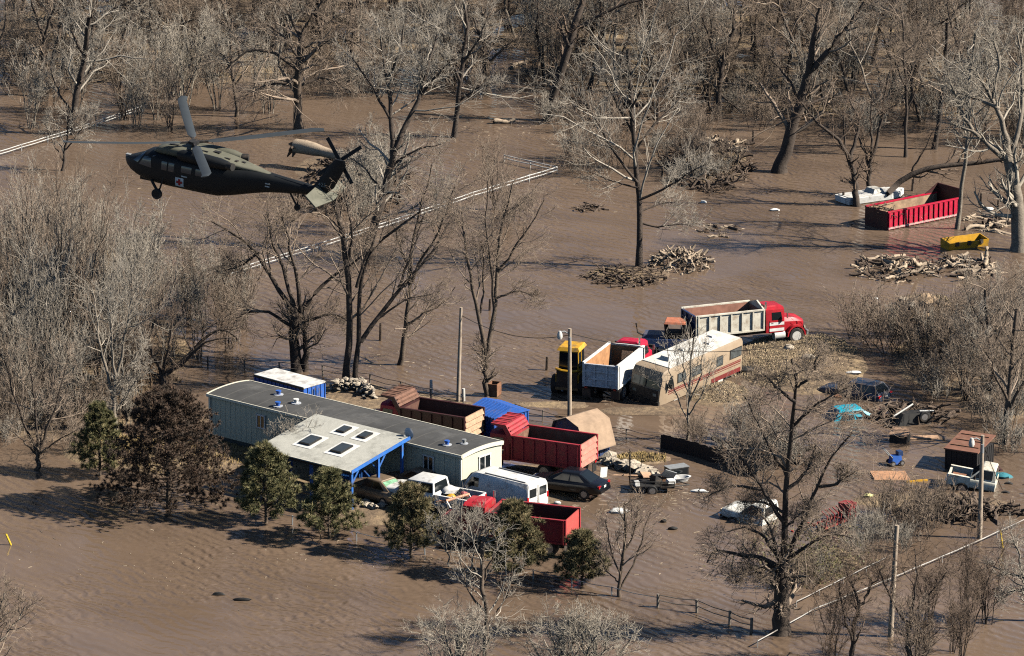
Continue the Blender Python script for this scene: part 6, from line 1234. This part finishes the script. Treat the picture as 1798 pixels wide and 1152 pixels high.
scatter([(1180, 760), (1230, 740), (1260, 770), (1220, 790)], 2, PB, 'bush in front of the motorhome', 'bush', 'bushes in front of the motorhome', 19, .6, .9, 1.0, (), 'bush')
scatter([(940, 200), (1180, 230), (1290, 330), (1020, 310)], 16, PB, 'bush beside the dark brush heap', 'bush', 'bushes by the brush heap', 20, .8, 1.2, 1.2, (), 'bush')

# ---- pines
def conifer(label, px, base, top, wpx, seed, m, tuft=.25, n_br=62, dens=13, shape='pine', per=44, name='pine_tree'):
    rng = np.random.default_rng(seed); b = G(px, base); b.z = ground_z(b)-.1; s = scale_at(b); h = (base-top)/(s*math.cos(PITCH)); rad = wpx/s/2
    z = np.linspace(0, 1, 10); w = np.cumsum(rng.normal(size=(10, 2))*.02, 0)
    T = np.stack([w[:, 0], w[:, 1], z*h*.97], 1)[None]; R = (np.maximum(.03, h*.022*(1-z*.85)))[None]
    t = (np.arange(n_br)+rng.random(n_br))/n_br; t = .07+.92*t
    prof = (np.minimum(1, .55+t*2.2)*np.clip(1.04-t, .02, 1)**.62 if shape == 'pine' else (1-t)**.6+.05); prof = np.maximum(prof/prof.max(), .10)
    a = np.arange(n_br)*2.4+rng.random(n_br)*.8; ln = rad*1.08*prof*(.7+.5*rng.random(n_br)); d = np.stack([np.cos(a), np.sin(a), (.10 if shape != 'pine' else .25)+.6*t+rng.normal(size=n_br)*.1], 1); d = unit(d)
    st_ = np.stack([np.zeros(n_br), np.zeros(n_br), t*h*.97], 1); u = np.linspace(0, 1, 5)
    BP = st_[:, None]+d[:, None]*(ln[:, None]*u[None])[..., None]; BP[..., 2] += (.10 if shape == 'pine' else -.06)*(u**2)[None]*ln[:, None]
    BR = np.maximum(.008, .028*(1-u)[None]*np.ones((n_br, 1)))
    tv, tf_ = tubes([(T, R, 8), (BP, BR, 4)]); tm = np_mesh('trunk', tv, tf_, M_bark['brown'])
    # needle tufts
    k = dens; uu = .3+.75*np.sqrt(rng.random((n_br, k))); uu = np.minimum(uu, 1); q = uu*4; i0 = np.minimum(q.astype(int), 3); f = (q-i0)[..., None]
    ci = np.arange(n_br)[:, None]; C = (BP[ci, i0]*(1-f)+BP[ci, i0+1]*f)+rng.normal(size=(n_br, k, 3))*np.array([.11, .11, .06])*(.5+ln[:, None, None]*.5)
    C = C.reshape(-1, 3); N = len(C)
    nd = unit(rng.normal(size=(N, per, 3))+np.array([0, 0, .45])+np.repeat(d, k, 0)[:, None]*.55)
    L = tuft*(.6+.7*rng.random((N, per, 1))); side = unit(np.cross(nd, rng.normal(size=nd.shape)))*(.011+.008*rng.random((N, per, 1)))
    c = C[:, None]+nd*.02
    V = np.stack([c-side, c+side, c+nd*L], 2).reshape(-1, 3)
    cm = np_mesh('crown', V, np.arange(len(V)).reshape(-1, 3), m, False)
    return make_tree(name, label, b, tm, cm, 'evergreens along the bank')
def needle_mat(name, c0, c1, c2, sc=1.6):
    m = bpy.data.materials.new(name); m.use_nodes = True; n, l = m.node_tree.nodes, m.node_tree.links; b = n['Principled BSDF']; b.inputs['Roughness'].default_value = .7
    tc = n.new('ShaderNodeTexCoord'); q = n.new('ShaderNodeTexNoise'); q.inputs['Scale'].default_value = sc; q.inputs['Detail'].default_value = 4; q.inputs['Roughness'].default_value = .7; l.new(tc.outputs['Object'], q.inputs['Vector'])
    r = n.new('ShaderNodeValToRGB'); r.color_ramp.elements.new(.5)
    for e, p, c in zip(r.color_ramp.elements, (.35, .52, .68), (c0, c1, c2)): e.position = p; e.color = (*c, 1)
    l.new(q.outputs['Fac'], r.inputs[0]); l.new(r.outputs[0], b.inputs['Base Color']); return m
M_n1 = needle_mat('pine_needles', (.07, .08, .03), (.17, .16, .065), (.40, .32, .15), 3.2)  # palest tan puts sunlit tufts into the needle colour
M_n2 = needle_mat('browning_needles', (.05, .038, .026), (.11, .07, .046), (.20, .125, .08), 2.0)
M_n3 = needle_mat('rusty_pine_needles', (.07, .075, .03), (.20, .165, .075), (.46, .34, .18), 3.0)  # here too the palest tan stands in for sunlit tufts
conifer('leftmost green pine on the bank', 175, 836, 708, 84, 1, M_n1)
conifer('large browning spruce left of the mobile home', 296, 893, 682, 235, 2, M_n2, .2, 210, 17, 'spruce', 42, 'spruce_tree')
conifer('green pine in front of the porch left corner', 466, 917, 778, 108, 3, M_n1, n_br=72)
conifer('green pine in front of the tan sedan', 578, 946, 826, 108, 4, M_n1)
conifer('dense pine hiding the front of the white pickup', 722, 974, 850, 106, 5, M_n3, n_br=72)
conifer('browning pine in front of the red farm truck', 903, 1014, 880, 108, 6, M_n3, n_br=72)
conifer('small round pine standing in water, rightmost of the row', 1022, 1024, 933, 82, 7, M_n3)
# evergreen creeper at the oak's foot
rng = np.random.default_rng(77); b = G(1412, 1010); k = 2600; c = np.stack([rng.normal(size=k)*1.5, rng.normal(size=k)*1.1, np.abs(rng.normal(size=k))*1.2], 1); nd = unit(rng.normal(size=(k, 3))); sd_ = unit(np.cross(nd, rng.normal(size=(k, 3))))*.05
V = np.stack([c-sd_, c+sd_, c+nd*.16], 1).reshape(-1, 3); o = link(bpy.data.objects.new('creeper', np_mesh('creeper', V, np.arange(len(V)).reshape(-1, 3), needle_mat('creeper_leaf', (.07, .075, .03), (.15, .13, .05), (.24, .19, .07)), False))); o.location = b
tag(o, 'green yellow creeper leaves around the foot of the great oak', 'creeper', None, 'stuff')
